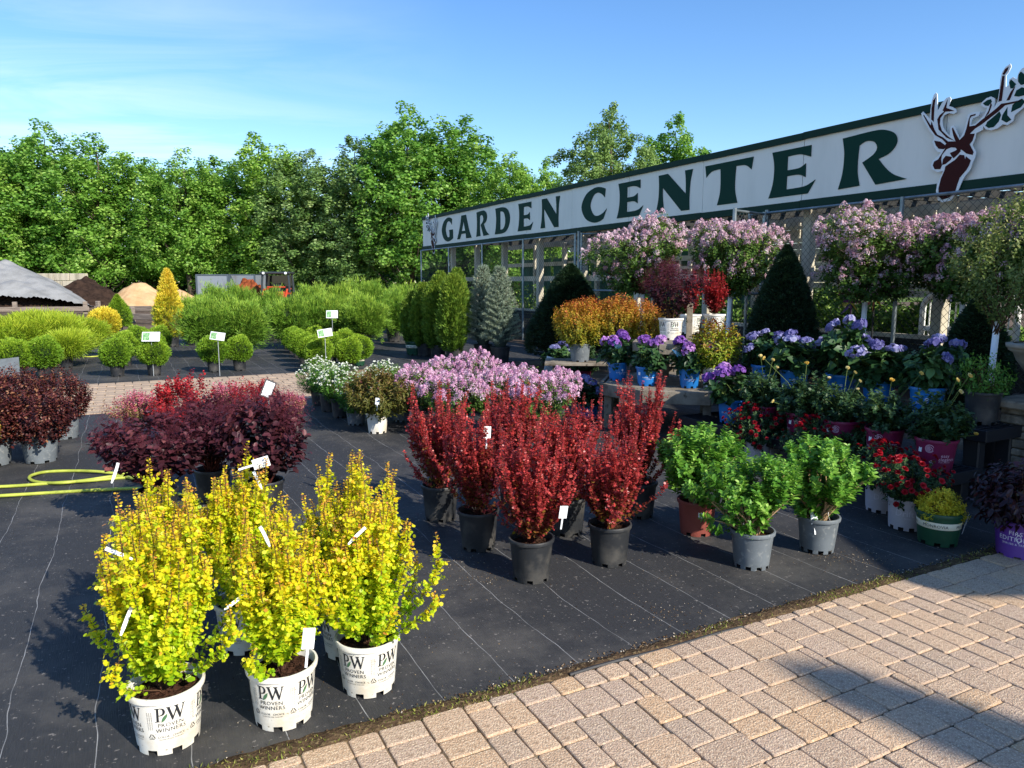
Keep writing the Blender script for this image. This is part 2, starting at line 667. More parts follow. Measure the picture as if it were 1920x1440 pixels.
def core_mesh(name, mat, center, radii, env=None, seed=0, amp=.1):
    """the dense twigs inside a clipped conifer"""
    b = MB()
    n, m = 18, 10
    prof = []
    for i in range(m + 1):
        f = i / m
        r = (env(f) if env else math.sin(math.pi * min(max(f, .02), .98)))
        prof.append((max(r, .02), f))
    rng = random.Random(seed)
    base = len(b.v)
    for r, f in prof:
        for k in range(n):
            an = 2 * math.pi * k / n
            q = r * (1 + rng.uniform(-amp, amp))
            z = center[2] + (-math.cos(math.pi * f) if env is None else (2 * f - 1)) * radii[2]
            b.v.append((center[0] + radii[0] * q * math.cos(an), center[1] + radii[1] * q * math.sin(an), z))
    for i in range(m):
        for k in range(n):
            k2 = (k + 1) % n
            b.f.append((base + i * n + k, base + i * n + k2, base + (i + 1) * n + k2, base + (i + 1) * n + k))
    return b.mesh(name, mat, smooth=True)


def panicles(name, mat, seed, tips, dirs, length=.10, r=.035, per=46, floret=.011, var_noise=.2, petals='r4'):
    """cone shaped flower clusters made of small florets"""
    rng = np.random.default_rng(seed)
    n = len(tips)
    f = rng.random((n, per)) ** .8
    an = rng.uniform(0, 6.2832, (n, per))
    T = unit(dirs)
    a, b = perp_frame(T, rng)
    sc = rng.uniform(.7, 1.2, n)[:, None]
    rad = r * (1 - f * .85) * rng.uniform(.75, 1.1, (n, per)) * sc
    out = a[:, None, :] * np.cos(an)[..., None] + b[:, None, :] * np.sin(an)[..., None]
    P = tips[:, None, :] + T[:, None, :] * (f * length * sc)[..., None] + out * rad[..., None]
    P = P.reshape(-1, 3)
    Nn = (out + T[:, None, :] * .4).reshape(-1, 3) + rng.normal(size=(n * per, 3)) * .25
    D = rng.normal(size=(n * per, 3))
    D = unit(D - Nn * (np.sum(D * Nn, 1) / np.sum(Nn * Nn, 1))[:, None])
    v = np.repeat(rng.normal(.5, .15, n), per) + rng.normal(0, var_noise, n * per)
    L = floret * rng.uniform(.7, 1.25, n * per)
    P = P - D * (L * .5)[:, None]
    D2 = np.cross(D, unit(Nn))
    return leaf_mesh(name, mat, [(P, D, Nn, L, L * .55, v, petals), (P + D * (L * .5)[:, None] - D2 * (L * .5)[:, None], D2, Nn, L, L * .55, v, petals)])


def mopheads(name, mat, seed, tips, dirs, r=.065, per=60, floret=.028, flat=.6, vbase=None):
    """domed hydrangea heads of four petalled florets"""
    rng = np.random.default_rng(seed)
    n = len(tips)
    d = rnd_dirs(rng, n * per).reshape(n, per, 3)
    T = unit(dirs)
    dot = np.sum(d * T[:, None], 2, keepdims=True)
    d = np.where(dot < -.15, d - 2 * dot * T[:, None], d)
    sc = rng.uniform(.7, 1.2, n)[:, None, None]
    dT = np.sum(d * T[:, None], 2, keepdims=True)
    off = (d - T[:, None] * dT * (1 - flat)) * r * sc
    P = (tips[:, None] + off).reshape(-1, 3)
    Nn = unit(d.reshape(-1, 3) + rng.normal(size=(n * per, 3)) * .3)
    a, b = perp_frame(Nn, rng)
    vb = rng.normal(.5, .16, n) if vbase is None else vbase
    v = np.repeat(vb, per) + rng.normal(0, .13, n * per)
    L = floret * .55 * rng.uniform(.75, 1.2, n * per)
    sets = []
    for k in range(4):
        an = k * math.pi / 2
        D = a * math.cos(an) + b * math.sin(an) + Nn * .12
        sets.append((P, D, Nn, L, L * 1.1, v, 'o6'))
    return leaf_mesh(name, mat, sets)


def rosettes(name, mat, seed, tips, dirs, r=.022, per=14, rows=3, var=None, cup=1.0):
    """open rose flowers: rings of petals"""
    rng = np.random.default_rng(seed)
    T = unit(dirs)
    a, b = perp_frame(T, rng)
    n = len(tips)
    sets = []
    v = rng.normal(.5, .2, n) if var is None else np.full(n, var)
    sc = rng.uniform(.75, 1.25, n)
    for row in range(rows):
        op = (.25 + .75 * row / max(1, rows - 1)) * cup
        cnt = 5
        for k in range(cnt):
            an = 6.2832 * k / cnt + row * .7 + rng.uniform(-.2, .2, n)
            pd = a * np.cos(an)[:, None] + b * np.sin(an)[:, None]
            D = unit(pd * op + T * (1.15 - op))
            Nn = T * op - pd * (1 - op) + rng.normal(size=(n, 3)) * .15
            L = r * (.55 + .5 * op) * sc
            sets.append((tips + T * (r * .1), D, Nn, L, L * 1.15, v + rng.normal(0, .1, n), 'p4' if row == 0 else 'o6'))
    return leaf_mesh(name, mat, sets)


def tree_crown(name, mat, seed, H=17.0, z0=1.2, R=4.4, lobes=13, clumps=42, per=66, leaf=.22, clump_r=.62, shape='r4', spire=.40, low=.1):
    """several upright leaders, each a ragged tapering plume of small leafy sprays"""
    rng = np.random.default_rng(seed)
    cen, crs = [], []
    for l in range(lobes):
        q = 0 if l == 0 else R * .74 * math.sqrt((l - .3) / lobes) * rng.uniform(.85, 1.15)
        th = l * 2.399963 + rng.uniform(-.4, .4)
        top = H * (1.0 - .30 * (q / R) ** 1.6) * (.98 if l == 0 else rng.uniform(.87, 1.0))
        lo = z0 + H * low * rng.uniform(0, 1.6)
        rl = R * rng.uniform(.36, .50)
        f = np.clip(np.linspace(0, 1, clumps) ** .92 + rng.normal(0, .015, clumps), 0, 1)
        w = np.clip((1 - f), .01, 1) ** spire * np.minimum(1, f * 2.6 + .5)
        an = rng.uniform(0, 6.2832, clumps)
        rad = rl * w * (.45 + .6 * rng.random(clumps) ** .5)
        lean = q * (.75 + .3 * f)
        cen.append(np.stack([math.cos(th) * lean + np.cos(an) * rad, math.sin(th) * lean + np.sin(an) * rad, lo + (top - lo) * f], 1))
        crs.append(clump_r * rng.uniform(.7, 1.3, clumps) * (1 - .25 * f))
    cen = np.concatenate(cen); cr = np.concatenate(crs)
    n0 = len(cen)
    d = rnd_dirs(rng, n0 * per).reshape(n0, per, 3)
    rr = .25 + .75 * rng.random((n0, per)) ** .6
    P = cen[:, None] + d * (cr[:, None] * rr)[..., None] * np.array([1, 1, 1.1])
    P[..., 2] += (np.linalg.norm(P[..., :2] - cen[:, None, :2], axis=2)) * .25
    P = P.reshape(-1, 3)
    n = n0 * per
    Nn = unit(d.reshape(-1, 3) * .6 + unit(P - np.array([0, 0, H * .4])) * .35 + np.array([0, 0, .35]) + rng.normal(size=(n, 3)) * .45)
    D = unit(np.cross(Nn, rng.normal(size=(n, 3))) + np.array([0, 0, -.2]))
    v = .5 + np.repeat(rng.normal(0, .13, n0), per) + rng.normal(0, .15, n)
    L = leaf * rng.uniform(.55, 1.35, n)
    me = leaf_mesh(name, mat, [(P, D, Nn, L, L * .8, v, shape)])
    limbs = []
    for i in rng.permutation(n0)[:44]:
        rad = math.hypot(cen[i][0], cen[i][1])
        zt = min(max(z0 * .6, cen[i][2] - rad * rng.uniform(.8, 1.3) - .4), H * .8)
        limbs.append((zt, cen[i]))
    return me, limbs


def tree_wood(name, mat, limbs, H, r0):
    b = MB()
    n = 9
    pts = [(math.sin(i * 1.3) * .12 * (i > 0), math.cos(i * 1.7) * .12 * (i > 0), H * .9 * i / n) for i in range(n + 1)]
    b.tube(pts, [r0 * (1.25 if i == 0 else 1 - .9 * i / n) for i in range(n + 1)], n=9)
    for zt, c in limbs:
        p0 = Vector((0, 0, zt)); p2 = Vector(c)
        p1 = p0.lerp(p2, .5) + Vector((0, 0, -.12 * (p2 - p0).length))
        rr = r0 * .32 * max(.25, 1 - zt / H)
        b.tube([p0, p1, p2], [rr, rr * .65, rr * .2], n=5, cap=False)
    return b.mesh(name, mat, smooth=True)

# ------------------------------------------------------------------ text and flat cut shapes
def curve_shape(name, splines, ext=0.0, smooth_idx=()):
    """filled 2D outline (holes allowed) turned into a mesh in the XZ plane, thickness 2*ext along Y"""
    cu = bpy.data.curves.new(name, 'CURVE')
    cu.dimensions = '2D'
    cu.fill_mode = 'BOTH'
    cu.extrude = ext
    for pts in splines:
        sp = cu.splines.new('POLY')
        sp.points.add(len(pts) - 1)
        for p, q in zip(sp.points, pts):
            p.co = (q[0], q[1], 0, 1)
        sp.use_cyclic_u = True
    ob = bpy.data.objects.new(name, cu)
    me = bpy.data.meshes.new_from_object(ob)
    bpy.data.objects.remove(ob)
    bpy.data.curves.remove(cu)
    n = len(me.vertices)
    co = np.empty(n * 3, dtype=np.float32)
    me.vertices.foreach_get('co', co)
    co = co.reshape(-1, 3)
    co = np.stack([co[:, 0], -co[:, 2], co[:, 1]], 1)
    me.vertices.foreach_set('co', co.ravel())
    me.name = name
    me.update()
    return me


def text_polys(s, size, align='CENTER', spacing=1.0):
    """vertices (N,2) and faces of a line of lettering"""
    cu = bpy.data.curves.new('text', 'FONT')
    cu.body = s
    cu.size = size
    cu.align_x = align
    cu.space_character = spacing
    cu.resolution_u = 2
    ob = bpy.data.objects.new('text', cu)
    me = bpy.data.meshes.new_from_object(ob)
    vs_ = [(v.co.x, v.co.y) for v in me.vertices]
    fs_ = [tuple(p.vertices) for p in me.polygons]
    bpy.data.objects.remove(ob)
    bpy.data.meshes.remove(me)
    bpy.data.curves.remove(cu)
    return vs_, fs_


def poly_fill(splines):
    me = curve_shape('fill', splines, 0.0)
    vs_ = [(v.co.x, v.co.z) for v in me.vertices]
    fs_ = [tuple(p.vertices) for p in me.polygons]
    bpy.data.meshes.remove(me)
    return vs_, fs_


def catmull(pts, n=5, closed=True):
    out = []
    m = len(pts)
    rng_ = range(m if closed else m - 1)
    for i in rng_:
        if closed:
            p0, p1, p2, p3 = (Vector(pts[(i + k) % m]) for k in (-1, 0, 1, 2))
        else:
            p0, p1, p2, p3 = (Vector(pts[min(max(i + k, 0), m - 1)]) for k in (-1, 0, 1, 2))
        for j in range(n):
            t = j / n
            out.append(.5 * ((2 * p1) + (p2 - p0) * t + (2 * p0 - 5 * p1 + 4 * p2 - p3) * t * t + (3 * p1 - p0 - 3 * p2 + p3) * t ** 3))
    if not closed:
        out.append(Vector(pts[-1]))
    return out


def scurve(spec, n=5):
    """outline from points; entries tagged True are smooth, others are corners"""
    pts = [p[:2] for p in spec]
    sm = [len(p) > 2 for p in spec]
    m = len(pts)
    out = []
    for i in range(m):
        p1, p2 = Vector(pts[i]), Vector(pts[(i + 1) % m])
        if not sm[i] and not sm[(i + 1) % m]:
            out.append(tuple(p1))
            continue
        p0 = Vector(pts[i - 1]) if sm[i] else p1
        p3 = Vector(pts[(i + 2) % m]) if sm[(i + 1) % m] else p2
        for j in range(n):
            t = j / n
            q = .5 * ((2 * p1) + (p2 - p0) * t + (2 * p0 - 5 * p1 + 4 * p2 - p3) * t * t + (3 * p1 - p0 - 3 * p2 + p3) * t ** 3)
            out.append(tuple(q))
    return out


# ------------------------------------------------------------------ ground
ROT = math.atan2(E2.y, E2.x)

M_soil = pmat('soil_ground', '#6b5a4a', rough=.95, spec=.1, col2='#4d4034', nscale=.35, nlo=.35, nhi=.65, ndetail=8, col3='#8a7a66', n3scale=3, n3lo=.55, n3hi=.72, bump=.4, bscale=6)
b = MB()
b.poly([(-700, -80, 0), (700, -80, 0), (700, 1200, 0), (-700, 1200, 0)])
structure('ground', b.mesh('ground', M_soil))

M_grass = pmat('grass_field', '#5b6f2c', rough=.9, spec=.1, col2='#46582a', nscale=.5, col3='#7d8a45', n3scale=6, n3lo=.5, n3hi=.7, bump=.6, bscale=12)
b = MB()
b.poly([(-300, 62, .004), (300, 62, .004), (300, 500, .004), (-300, 500, .004)])
structure('grass_field', b.mesh('grass_field', M_grass))


def fabric_material():
    m = bpy.data.materials.new('woven_weed_fabric')
    m.use_nodes = True
    nt = m.node_tree
    L = nt.links.new
    bs = nt.nodes['Principled BSDF']
    bs.inputs['Roughness'].default_value = .7
    bs.inputs['Specular IOR Level'].default_value = .25
    tcn = nt.nodes.new('ShaderNodeTexCoord')
    sp = nt.nodes.new('ShaderNodeSeparateXYZ')
    L(tcn.outputs['Object'], sp.inputs[0])
    nz = nt.nodes.new('ShaderNodeTexNoise')
    nz.inputs['Scale'].default_value = 1.5; nz.inputs['Detail'].default_value = 3
    L(tcn.outputs['Object'], nz.inputs['Vector'])

    def mth(op, a, bb=None):
        n = nt.nodes.new('ShaderNodeMath'); n.operation = op
        for i, x in enumerate((a, bb)):
            if x is None:
                continue
            if isinstance(x, (int, float)):
                n.inputs[i].default_value = x
            else:
                L(x, n.inputs[i])
        return n.outputs[0]
    xw = mth('ADD', sp.outputs['X'], mth('MULTIPLY', nz.outputs['Fac'], .09))
    fr = mth('FRACT', mth('DIVIDE', xw, .305))
    ln = mth('LESS_THAN', mth('ABSOLUTE', mth('SUBTRACT', fr, .5)), .0052)
    nb = nt.nodes.new('ShaderNodeTexNoise')
    nb.inputs['Scale'].default_value = 7.0; nb.inputs['Detail'].default_value = 4
    L(tcn.outputs['Object'], nb.inputs['Vector'])
    fade = nt.nodes.new('ShaderNodeMapRange')
    fade.inputs[1].default_value = .35; fade.inputs[2].default_value = .7
    L(nb.outputs['Fac'], fade.inputs[0])
    lf = mth('MULTIPLY', ln, mth('ADD', mth('MULTIPLY', fade.outputs[0], .45), .18))
    # streaks along the weave, dust in patches
    mpn = nt.nodes.new('ShaderNodeMapping'); mpn.inputs['Scale'].default_value = (260, 14, 1)
    L(tcn.outputs['Object'], mpn.inputs[0])
    st = nt.nodes.new('ShaderNodeTexNoise'); st.inputs['Scale'].default_value = 1; st.inputs['Detail'].default_value = 3
    L(mpn.outputs[0], st.inputs['Vector'])
    c1 = nt.nodes.new('ShaderNodeMixRGB')
    c1.inputs[1].default_value = (.020, .0205, .0215, 1); c1.inputs[2].default_value = (.050, .0505, .052, 1)
    L(st.outputs['Fac'], c1.inputs[0])
    du = nt.nodes.new('ShaderNodeTexNoise'); du.inputs['Scale'].default_value = 1.1; du.inputs['Detail'].default_value = 8
    du.inputs['Roughness'].default_value = .68
    L(tcn.outputs['Object'], du.inputs['Vector'])
    dr = nt.nodes.new('ShaderNodeMapRange'); dr.inputs[1].default_value = .48; dr.inputs[2].default_value = .70; dr.inputs[4].default_value = .62
    L(du.outputs['Fac'], dr.inputs[0])
    c2 = nt.nodes.new('ShaderNodeMixRGB'); c2.inputs[2].default_value = (.125, .115, .10, 1)
    L(dr.outputs[0], c2.inputs[0]); L(c1.outputs[0], c2.inputs[1])
    sk = nt.nodes.new('ShaderNodeTexNoise'); sk.inputs['Scale'].default_value = 55; sk.inputs['Detail'].default_value = 2
    L(tcn.outputs['Object'], sk.inputs['Vector'])
    sr = nt.nodes.new('ShaderNodeMapRange'); sr.inputs[1].default_value = .66; sr.inputs[2].default_value = .74; sr.inputs[4].default_value = .8
    L(sk.outputs['Fac'], sr.inputs[0])
    c3 = nt.nodes.new('ShaderNodeMixRGB'); c3.inputs[2].default_value = (.22, .20, .18, 1)
    L(sr.outputs[0], c3.inputs[0]); L(c2.outputs[0], c3.inputs[1])
    c4_ = nt.nodes.new('ShaderNodeMixRGB'); c4_.inputs[2].default_value = (.55, .55, .54, 1)
    L(lf, c4_.inputs[0]); L(c3.outputs[0], c4_.inputs[1])
    L(c4_.outputs[0], bs.inputs['Base Color'])
    bp = nt.nodes.new('ShaderNodeBump'); bp.inputs['Strength'].default_value = .55; bp.inputs['Distance'].default_value = .02
    ad = mth('ADD', mth('MULTIPLY', st.outputs['Fac'], .25), mth('MULTIPLY', du.outputs['Fac'], 1.6))
    L(ad, bp.inputs['Height']); L(bp.outputs[0], bs.inputs['Normal'])
    return m


M_fabric = fabric_material()
B0, B1, B2 = 2.49, 10.5, 13.62


def fabric_strip(a0, a1, b0, b1, z, ragged0=0.0, seed=0):
    rng = random.Random(seed)
    na, nb_ = max(2, int((a1 - a0) / .12)), max(2, int((b1 - b0) / .12))
    na, nb_ = min(na, 60), min(nb_, 90)
    m = MB()
    ed = [rng.uniform(-1, 1) for _ in range(na + 1)]
    for j in range(nb_ + 1):
        for i in range(na + 1):
            a = a0 + (a1 - a0) * i / na
            bb = b0 + (b1 - b0) * j / nb_
            if j == 0:
                bb += ragged0 * (ed[i] * .25 + math.sin(a * 2.1 + seed) * .5 + math.sin(a * 5.3) * .25)
            if i in (0, na):
                a += .012 * math.sin(bb * 1.7 + seed) + .006 * math.sin(bb * 6)
            zz = z + .0012 * math.sin(a * 3 + bb * 2.3) * math.sin(bb * 1.1 + seed)
            if i in (0, na):
                zz += .002 * abs(math.sin(bb * 3))
            m.v.append((a, bb, zz))
    for j in range(nb_):
        for i in range(na):
            k = j * (na + 1) + i
            m.f.append((k, k + 1, k + na + 2, k + na + 1))
    o = structure('weed_fabric', m.mesh('weed_fabric', M_fabric, smooth=True), rot=(0, 0, ROT))
    return o


edges = [-8.62, -4.66, -.70, 3.26, 7.2]
for i in range(4):
    fabric_strip(edges[i] - .05, edges[i + 1] + .05, B0 + .015, B1, .008 if i % 2 == 0 else .0035, .07, i)
edges = [-10.6, -6.64, -2.68, 1.28, 5.24, 9.2]
for i in range(5):
    fabric_strip(edges[i] - .05, edges[i + 1] + .05, B2, 26.0, .008 if i % 2 == 0 else .0035, .08, 10 + i)
M_asphalt = pmat('asphalt_aisle', '#55565a', rough=.9, spec=.2, col2='#47484c', nscale=1.4, col3='#707072', n3scale=60, n3lo=.62, n3hi=.75, bump=.2, bscale=60)
b = MB(); b.poly([(5.3, 10.5, .0035), (11.5, 10.5, .0035), (11.5, 26, .0035), (5.3, 26, .0035)])

# ------------------------------------------------------------------ pavers
M_sand = pmat('jointing_sand', '#7d6c56', rough=.95, spec=.1, col2='#57493a', nscale=9, bump=.3, bscale=90)
M_paver = pmat('tumbled_paver', '#a08a70', rough=.85, spec=.25, objrand=['#c4a587', '#b49c89', '#ccab8a', '#ad9886', '#c6a27c', '#bba28c', '#b0967f'],
               col2='#967d64', nscale=60, nlo=.46, nhi=.74, ndetail=8, col3='#dcc8aa', n3scale=190, n3lo=.53, n3hi=.68, bump=.5, bscale=150)
PAVE = {}


def paver_mesh(w, h, v, gap=.005, top=.018):
    key = (round(w, 3), round(h, 3), v)
    if key in PAVE:
        return PAVE[key]
    rng = random.Random(hash(key) & 0xffff)
    hx, hy = w / 2 - gap / 2, h / 2 - gap / 2
    c = .011

    def ring(ins, z):
        out = []
        for sx, sy in ((1, 1), (-1, 1), (-1, -1), (1, -1)):
            x, y = sx * (hx - ins), sy * (hy - ins)
            cc = c
            p = [(x, y - sy * cc), (x - sx * cc * .3, y - sy * cc * .3), (x - sx * cc, y)]
            out += p if sx * sy > 0 else p[::-1]
        return [(x, y, z) for x, y in out]
    jit = [(rng.uniform(-.0025, .0025), rng.uniform(-.0025, .0025)) for _ in range(12)]
    m = MB()
    rings = [ring(0, -.01), ring(0, top - .006), ring(.002, top - .002), ring(.006, top)]
    for r in rings:
        m.v += [(p[0] + j[0], p[1] + j[1], p[2]) for p, j in zip(r, jit)]
    for i in range(3):
        for k in range(12):
            k2 = (k + 1) % 12
            m.f.append((i * 12 + k, i * 12 + k2, i * 12 + 12 + k2, i * 12 + 12 + k))
    m.f.append(tuple(36 + k for k in range(12)))
    me = m.mesh('paver', M_paver, smooth=False)
    PAVE[key] = me
    return me


def pack(na, nb_, seed, kinds):
    rng = random.Random(seed)
    g = [[False] * nb_ for _ in range(na)]
    out = []
    for j in range(nb_):
        for i in range(na):
            if g[i][j]:
                continue
            ks = kinds[:]
            rng.shuffle(ks)
            ks.sort(key=lambda k: -k[2] * rng.random())
            for w, h, _ in ks + [(2, 1, 0), (1, 2, 0), (1, 1, 0)]:
                if i + w <= na and j + h <= nb_ and all(not g[i + x][j + y] for x in range(w) for y in range(h)):
                    # leave no one-cell slivers beside the piece
                    if (w, h) != (1, 1) and i + w < na and not g[i + w][j] and (i + w + 1 >= na or g[i + w + 1][j]) and rng.random() < .85:
                        continue
                    for x in range(w):
                        for y in range(h):
                            g[i + x][j + y] = True
                    out.append((i, j, w, h))
                    break
    return out


U = .056
pav = structure('paver_pavement', None if False else (lambda m: (m.poly([(-6, -6, .0135), (9, -6, .0135), (9, 2.45, .0135), (-6, 2.45, .0135)]), m.mesh('paver_pavement', M_sand))[1])(MB()), rot=(0, 0, ROT))
rng = random.Random(5)
A0, BB0 = .1, .99
pieces = pack(int(4.70 / U), int(1.456 / U), 11, [(3, 3, 3.0), (3, 2, 1.6), (2, 3, 3.0), (4, 3, 1.4), (3, 4, 1.0), (2, 2, .9), (1, 3, .8), (1, 2, .35)])
for (i, j, w, h) in pieces:
    o = link('paver', paver_mesh(w * U, h * U, rng.randrange(4)), pav, loc=(A0 + (i + w / 2) * U, BB0 + (j + h / 2) * U, .004 + rng.uniform(-.0025, .0025)),
             rot=(rng.uniform(-.008, .008), rng.uniform(-.008, .008), rng.uniform(-.006, .006)))
M_ring = pmat('far_paving', '#b89a7a', rough=.85, spec=.2, col2='#a58a6e', nscale=6, col3='#8a745c', n3scale=14, n3lo=.6, n3hi=.66)
for q in ([(-6, -6), (.09, -6), (.09, 2.44), (-6, 2.44)], [(4.81, -6), (9, -6), (9, 2.44), (4.81, 2.44)], [(.09, -6), (4.81, -6), (4.81, .98), (.09, .98)]):
    m = MB(); m.poly([(x, y, .02) for x, y in q]); m.obj('paving_field', M_ring, pav)
# plastic edge restraint between fabric and pavers
M_edge = pmat('black_plastic_edging', (.03, .03, .032), rough=.6)
b = MB(); b.tube([(1.55 + .12 * i, 2.452 + .006 * math.sin(i * 1.1) - .0009 * i * i * .3, .018) for i in range(9)], .008, n=6)
b.obj('edge_restraint', M_edge, pav)

path = structure('paver_path', (lambda m: (m.poly([(-9, B1 - .03, .001), (6.2, B1 - .03, .001), (6.2, B2 + .03, .001), (-9, B2 + .03, .001)]), m.mesh('paver_path', pmat('path_joint_sand', '#8a7660', rough=.9, spec=.1, col2='#76644f', nscale=5)))[1])(MB()), rot=(0, 0, ROT))
V = .245
rng = random.Random(8)
M_paver2 = pmat('path_paver', '#b79f86', rough=.85, spec=.2, objrand=['#b7a189', '#ab957f', '#bfa78c', '#b39b83'], col2='#9c8a76', nscale=8)
me_a = paver_mesh(V, V / 2 * 1.0 * 2, 91, gap=.012); me_a = me_a.copy(); me_a.materials[0] = M_paver2
nrow = int((B2 - B1) / V)
for j in range(nrow):
    for i in range(22):
        a = -2.2 + (i + .5 * (j % 2)) * V
        link('path_paver', me_a, path, loc=(a, B1 + (j + .5) * (B2 - B1) / nrow, .0 + rng.uniform(-.002, .002)), rot=(0, 0, rng.uniform(-.006, .006)))

# a ragged ribbon of soil washed into the joint between fabric and paving
m = MB()
rs_ = random.Random(77)
nn_ = 160
for i in range(nn_ + 1):
    a_ = -1.4 + 6.6 * i / nn_
    w0 = 2.445 - .012 * rs_.random() - .012 * max(0, math.sin(a_ * 3.1)); w1 = 2.515 + .02 * rs_.random() + .03 * max(0, math.sin(a_ * 2.3 + .6))
    for q, zq in ((w0, .004), (w0 + .012, .0155), ((w0 + w1) / 2, .0185 + .004 * rs_.random()), (w1 - .012, .0135), (w1, .004)):
        m.v.append((a_, q, zq))
for i in range(nn_):
    for k in range(4):
        m.f.append((i * 5 + k, i * 5 + 5 + k, i * 5 + 6 + k, i * 5 + 1 + k))
structure('soil_ribbon', m.mesh('soil_ribbon', pmat('edge_soil', '#5b4936', rough=.95, spec=.1, col2='#3c2f22', nscale=14, col3='#7f6d4e', n3scale=60, n3lo=.55, n3hi=.7, bump=.8, bscale=60), smooth=True), rot=(0, 0, ROT))

# dirt, moss and grit in the strip along the fabric edge; crumbs on the fabric
rng_ = np.random.default_rng(3)


def crumbs(name, mat, n, fa, fb, s0, s1, z0, shape_flat=.5, seed=1):
    r = np.random.default_rng(seed)
    a, bb = fa(r, n), fb(r, n)
    P = np.stack([a * E2.x + bb * E1.x, a * E2.y + bb * E1.y, np.full(n, z0)], 1)
    s = r.uniform(s0, s1, n)
    tet = np.array([(1, 0, 0), (-.5, .87, 0), (-.5, -.87, 0), (0, 0, 1.2), (.2, .3, 1.0)])
    an = r.uniform(0, 6.28, n)
    ca, sa = np.cos(an), np.sin(an)
    T = tet[None] * s[:, None, None] * np.array([1, .7, shape_flat])
    x = T[..., 0] * ca[:, None] - T[..., 1] * sa[:, None]
    y = T[..., 0] * sa[:, None] + T[..., 1] * ca[:, None]
    Vv = np.stack([x, y, T[..., 2]], 2) + P[:, None]
    f = np.array([(0, 1, 4), (1, 2, 3), (2, 0, 3), (0, 4, 3), (1, 3, 4)])
    F = (f[None] + (np.arange(n) * 5)[:, None, None]).reshape(-1, 3)
    return link(name, mesh_np(name, Vv.reshape(-1, 3), [F], mat, np.repeat(r.random(n), 5)), kind='stuff')


M_grit = leafmat('soil_grit', [(0, '#2c2118'), (.5, '#5a4632'), (.85, '#8f7a5c'), (1, '#c8bfae')], rough=.95, trans=0, spec=.1)
tag(crumbs('gravel', M_grit, 8200, lambda r, n: r.uniform(-1.0, 5.0, n), lambda r, n: r.normal(2.482, .03, n), .002, .0085, .012, .6, 2), 'brown grit and bark crumbs along the paving edge', 'gravel')
tag(crumbs('debris', M_grit, 3400, lambda r, n: np.concatenate([r.uniform(.2, 5, n // 2), r.normal(np.repeat(r.uniform(.5, 5, 13), n // 26 + 1)[:n - n // 2], .09)]),
           lambda r, n: np.concatenate([r.uniform(2.5, 6.5, n // 2), r.normal(np.repeat(r.uniform(2.6, 4.5, 13), n // 26 + 1)[:n - n // 2], .09)]), .0014, .0055, .009, .5, 4), 'scattered soil crumbs and petals on the black fabric', 'debris')
M_moss = leafmat('moss_blades', [(0, '#4c5a1e'), (.5, '#7d8a34'), (1, '#b3a860')], rough=.8, trans=.3)
n = 5200
r = np.random.default_rng(9)
a = r.uniform(-1.0, 5.0, n); keep = (np.sin(a * 2.3) + np.sin(a * 5.7 + 1) + r.normal(0, .6, n)) > .1
a = a[keep]; n = len(a)
bb = r.normal(2.478, .026, n)
P = np.stack([a * E2.x + bb * E1.x, a * E2.y + bb * E1.y, np.full(n, .012)], 1)
D = unit(np.stack([r.normal(0, .7, n), r.normal(0, .7, n), np.ones(n) * .8], 1))
L_ = r.uniform(.006, .026, n)
tag(link('moss_and_grass', leaf_mesh('moss_and_grass', M_moss, [(P, D, r.normal(size=(n, 3)), L_, L_ * .22, r.random(n), 'r4')]), kind='stuff'), 'thin moss and weeds growing along the paving edge', 'moss')

# ------------------------------------------------------------------ sign
S0 = Vector((6.51, 9.30, 0))
SD = Vector((-.456, .89, 0)).normalized()          # away along the sign
SX = -SD                                            # sign's reading direction
SROT = math.atan2(SX.y, SX.x)
SN = Vector((.89, .456, 0)).normalized()


def sz(u, v):
    """photo pixel -> (x, z) on the sign's face"""
    x = (u - 960) / F_PX; y = (v - 720) / F_PX
    d = Vector((x, math.cos(PITCH) - y * math.sin(PITCH), -(math.sin(PITCH) + y * math.cos(PITCH))))
    t = S0.dot(SN) / d.dot(SN)
    p = d * t
    return ((p - S0).dot(SX), EYE + p.z)


ZB, ZT = 2.88, 4.08
SIGN_X0, SIGN_X1 = -21.75, 1.25
M_panel = pmat('grey_white_sign_panel', '#e0e1db', rough=.5, spec=.3, col2='#d0d2cc', nscale=1.3, nlo=.45, nhi=.85, ndetail=7, stretch=(2, 1, .5))
M_green = pmat('dark_green_trim', '#12342b', rough=.6, spec=.12, col2='#14332b', nscale=2)
M_letter = pmat('green_letter_vinyl', '#0c372e', rough=.6, spec=.1)
sign = thing('garden_center_sign', 'long grey white fascia sign reading GARDEN CENTER with green trim', 'sign', S0, SROT)
joints = [1.27 - 2.44 * 0]
xs = [SIGN_X1]
x = -1.27
while x > SIGN_X0 + .6:
    xs.append(x); x -= 2.42
xs.append(SIGN_X0)
for k in range(len(xs) - 1):
    x1, x0 = xs[k], xs[k + 1]
    cx, w = (x0 + x1) / 2, x1 - x0
    dz = .004 * math.sin(k * 2.3)
    MB().box((cx, .02 + .002 * (k % 2), (ZB + ZT) / 2 + dz), (w - .012, .04, ZT - ZB - .02)).obj('panel', M_panel, sign)
    MB().box((cx, .004, ZT - .045 + dz), (w - .006, .09, .11)).obj('top_trim', M_green, sign)
    MB().box((cx, .004, ZB + .055 + dz), (w - .006, .09, .12)).obj('bottom_trim', M_green, sign)
MB().box(((SIGN_X0 + SIGN_X1) / 2, .12, (ZB + ZT) / 2), (SIGN_X1 - SIGN_X0 - .1, .1, ZT - ZB - .1)).obj('backing_frame', pmat('sign_back_timber', '#8d8578', rough=.8), sign)

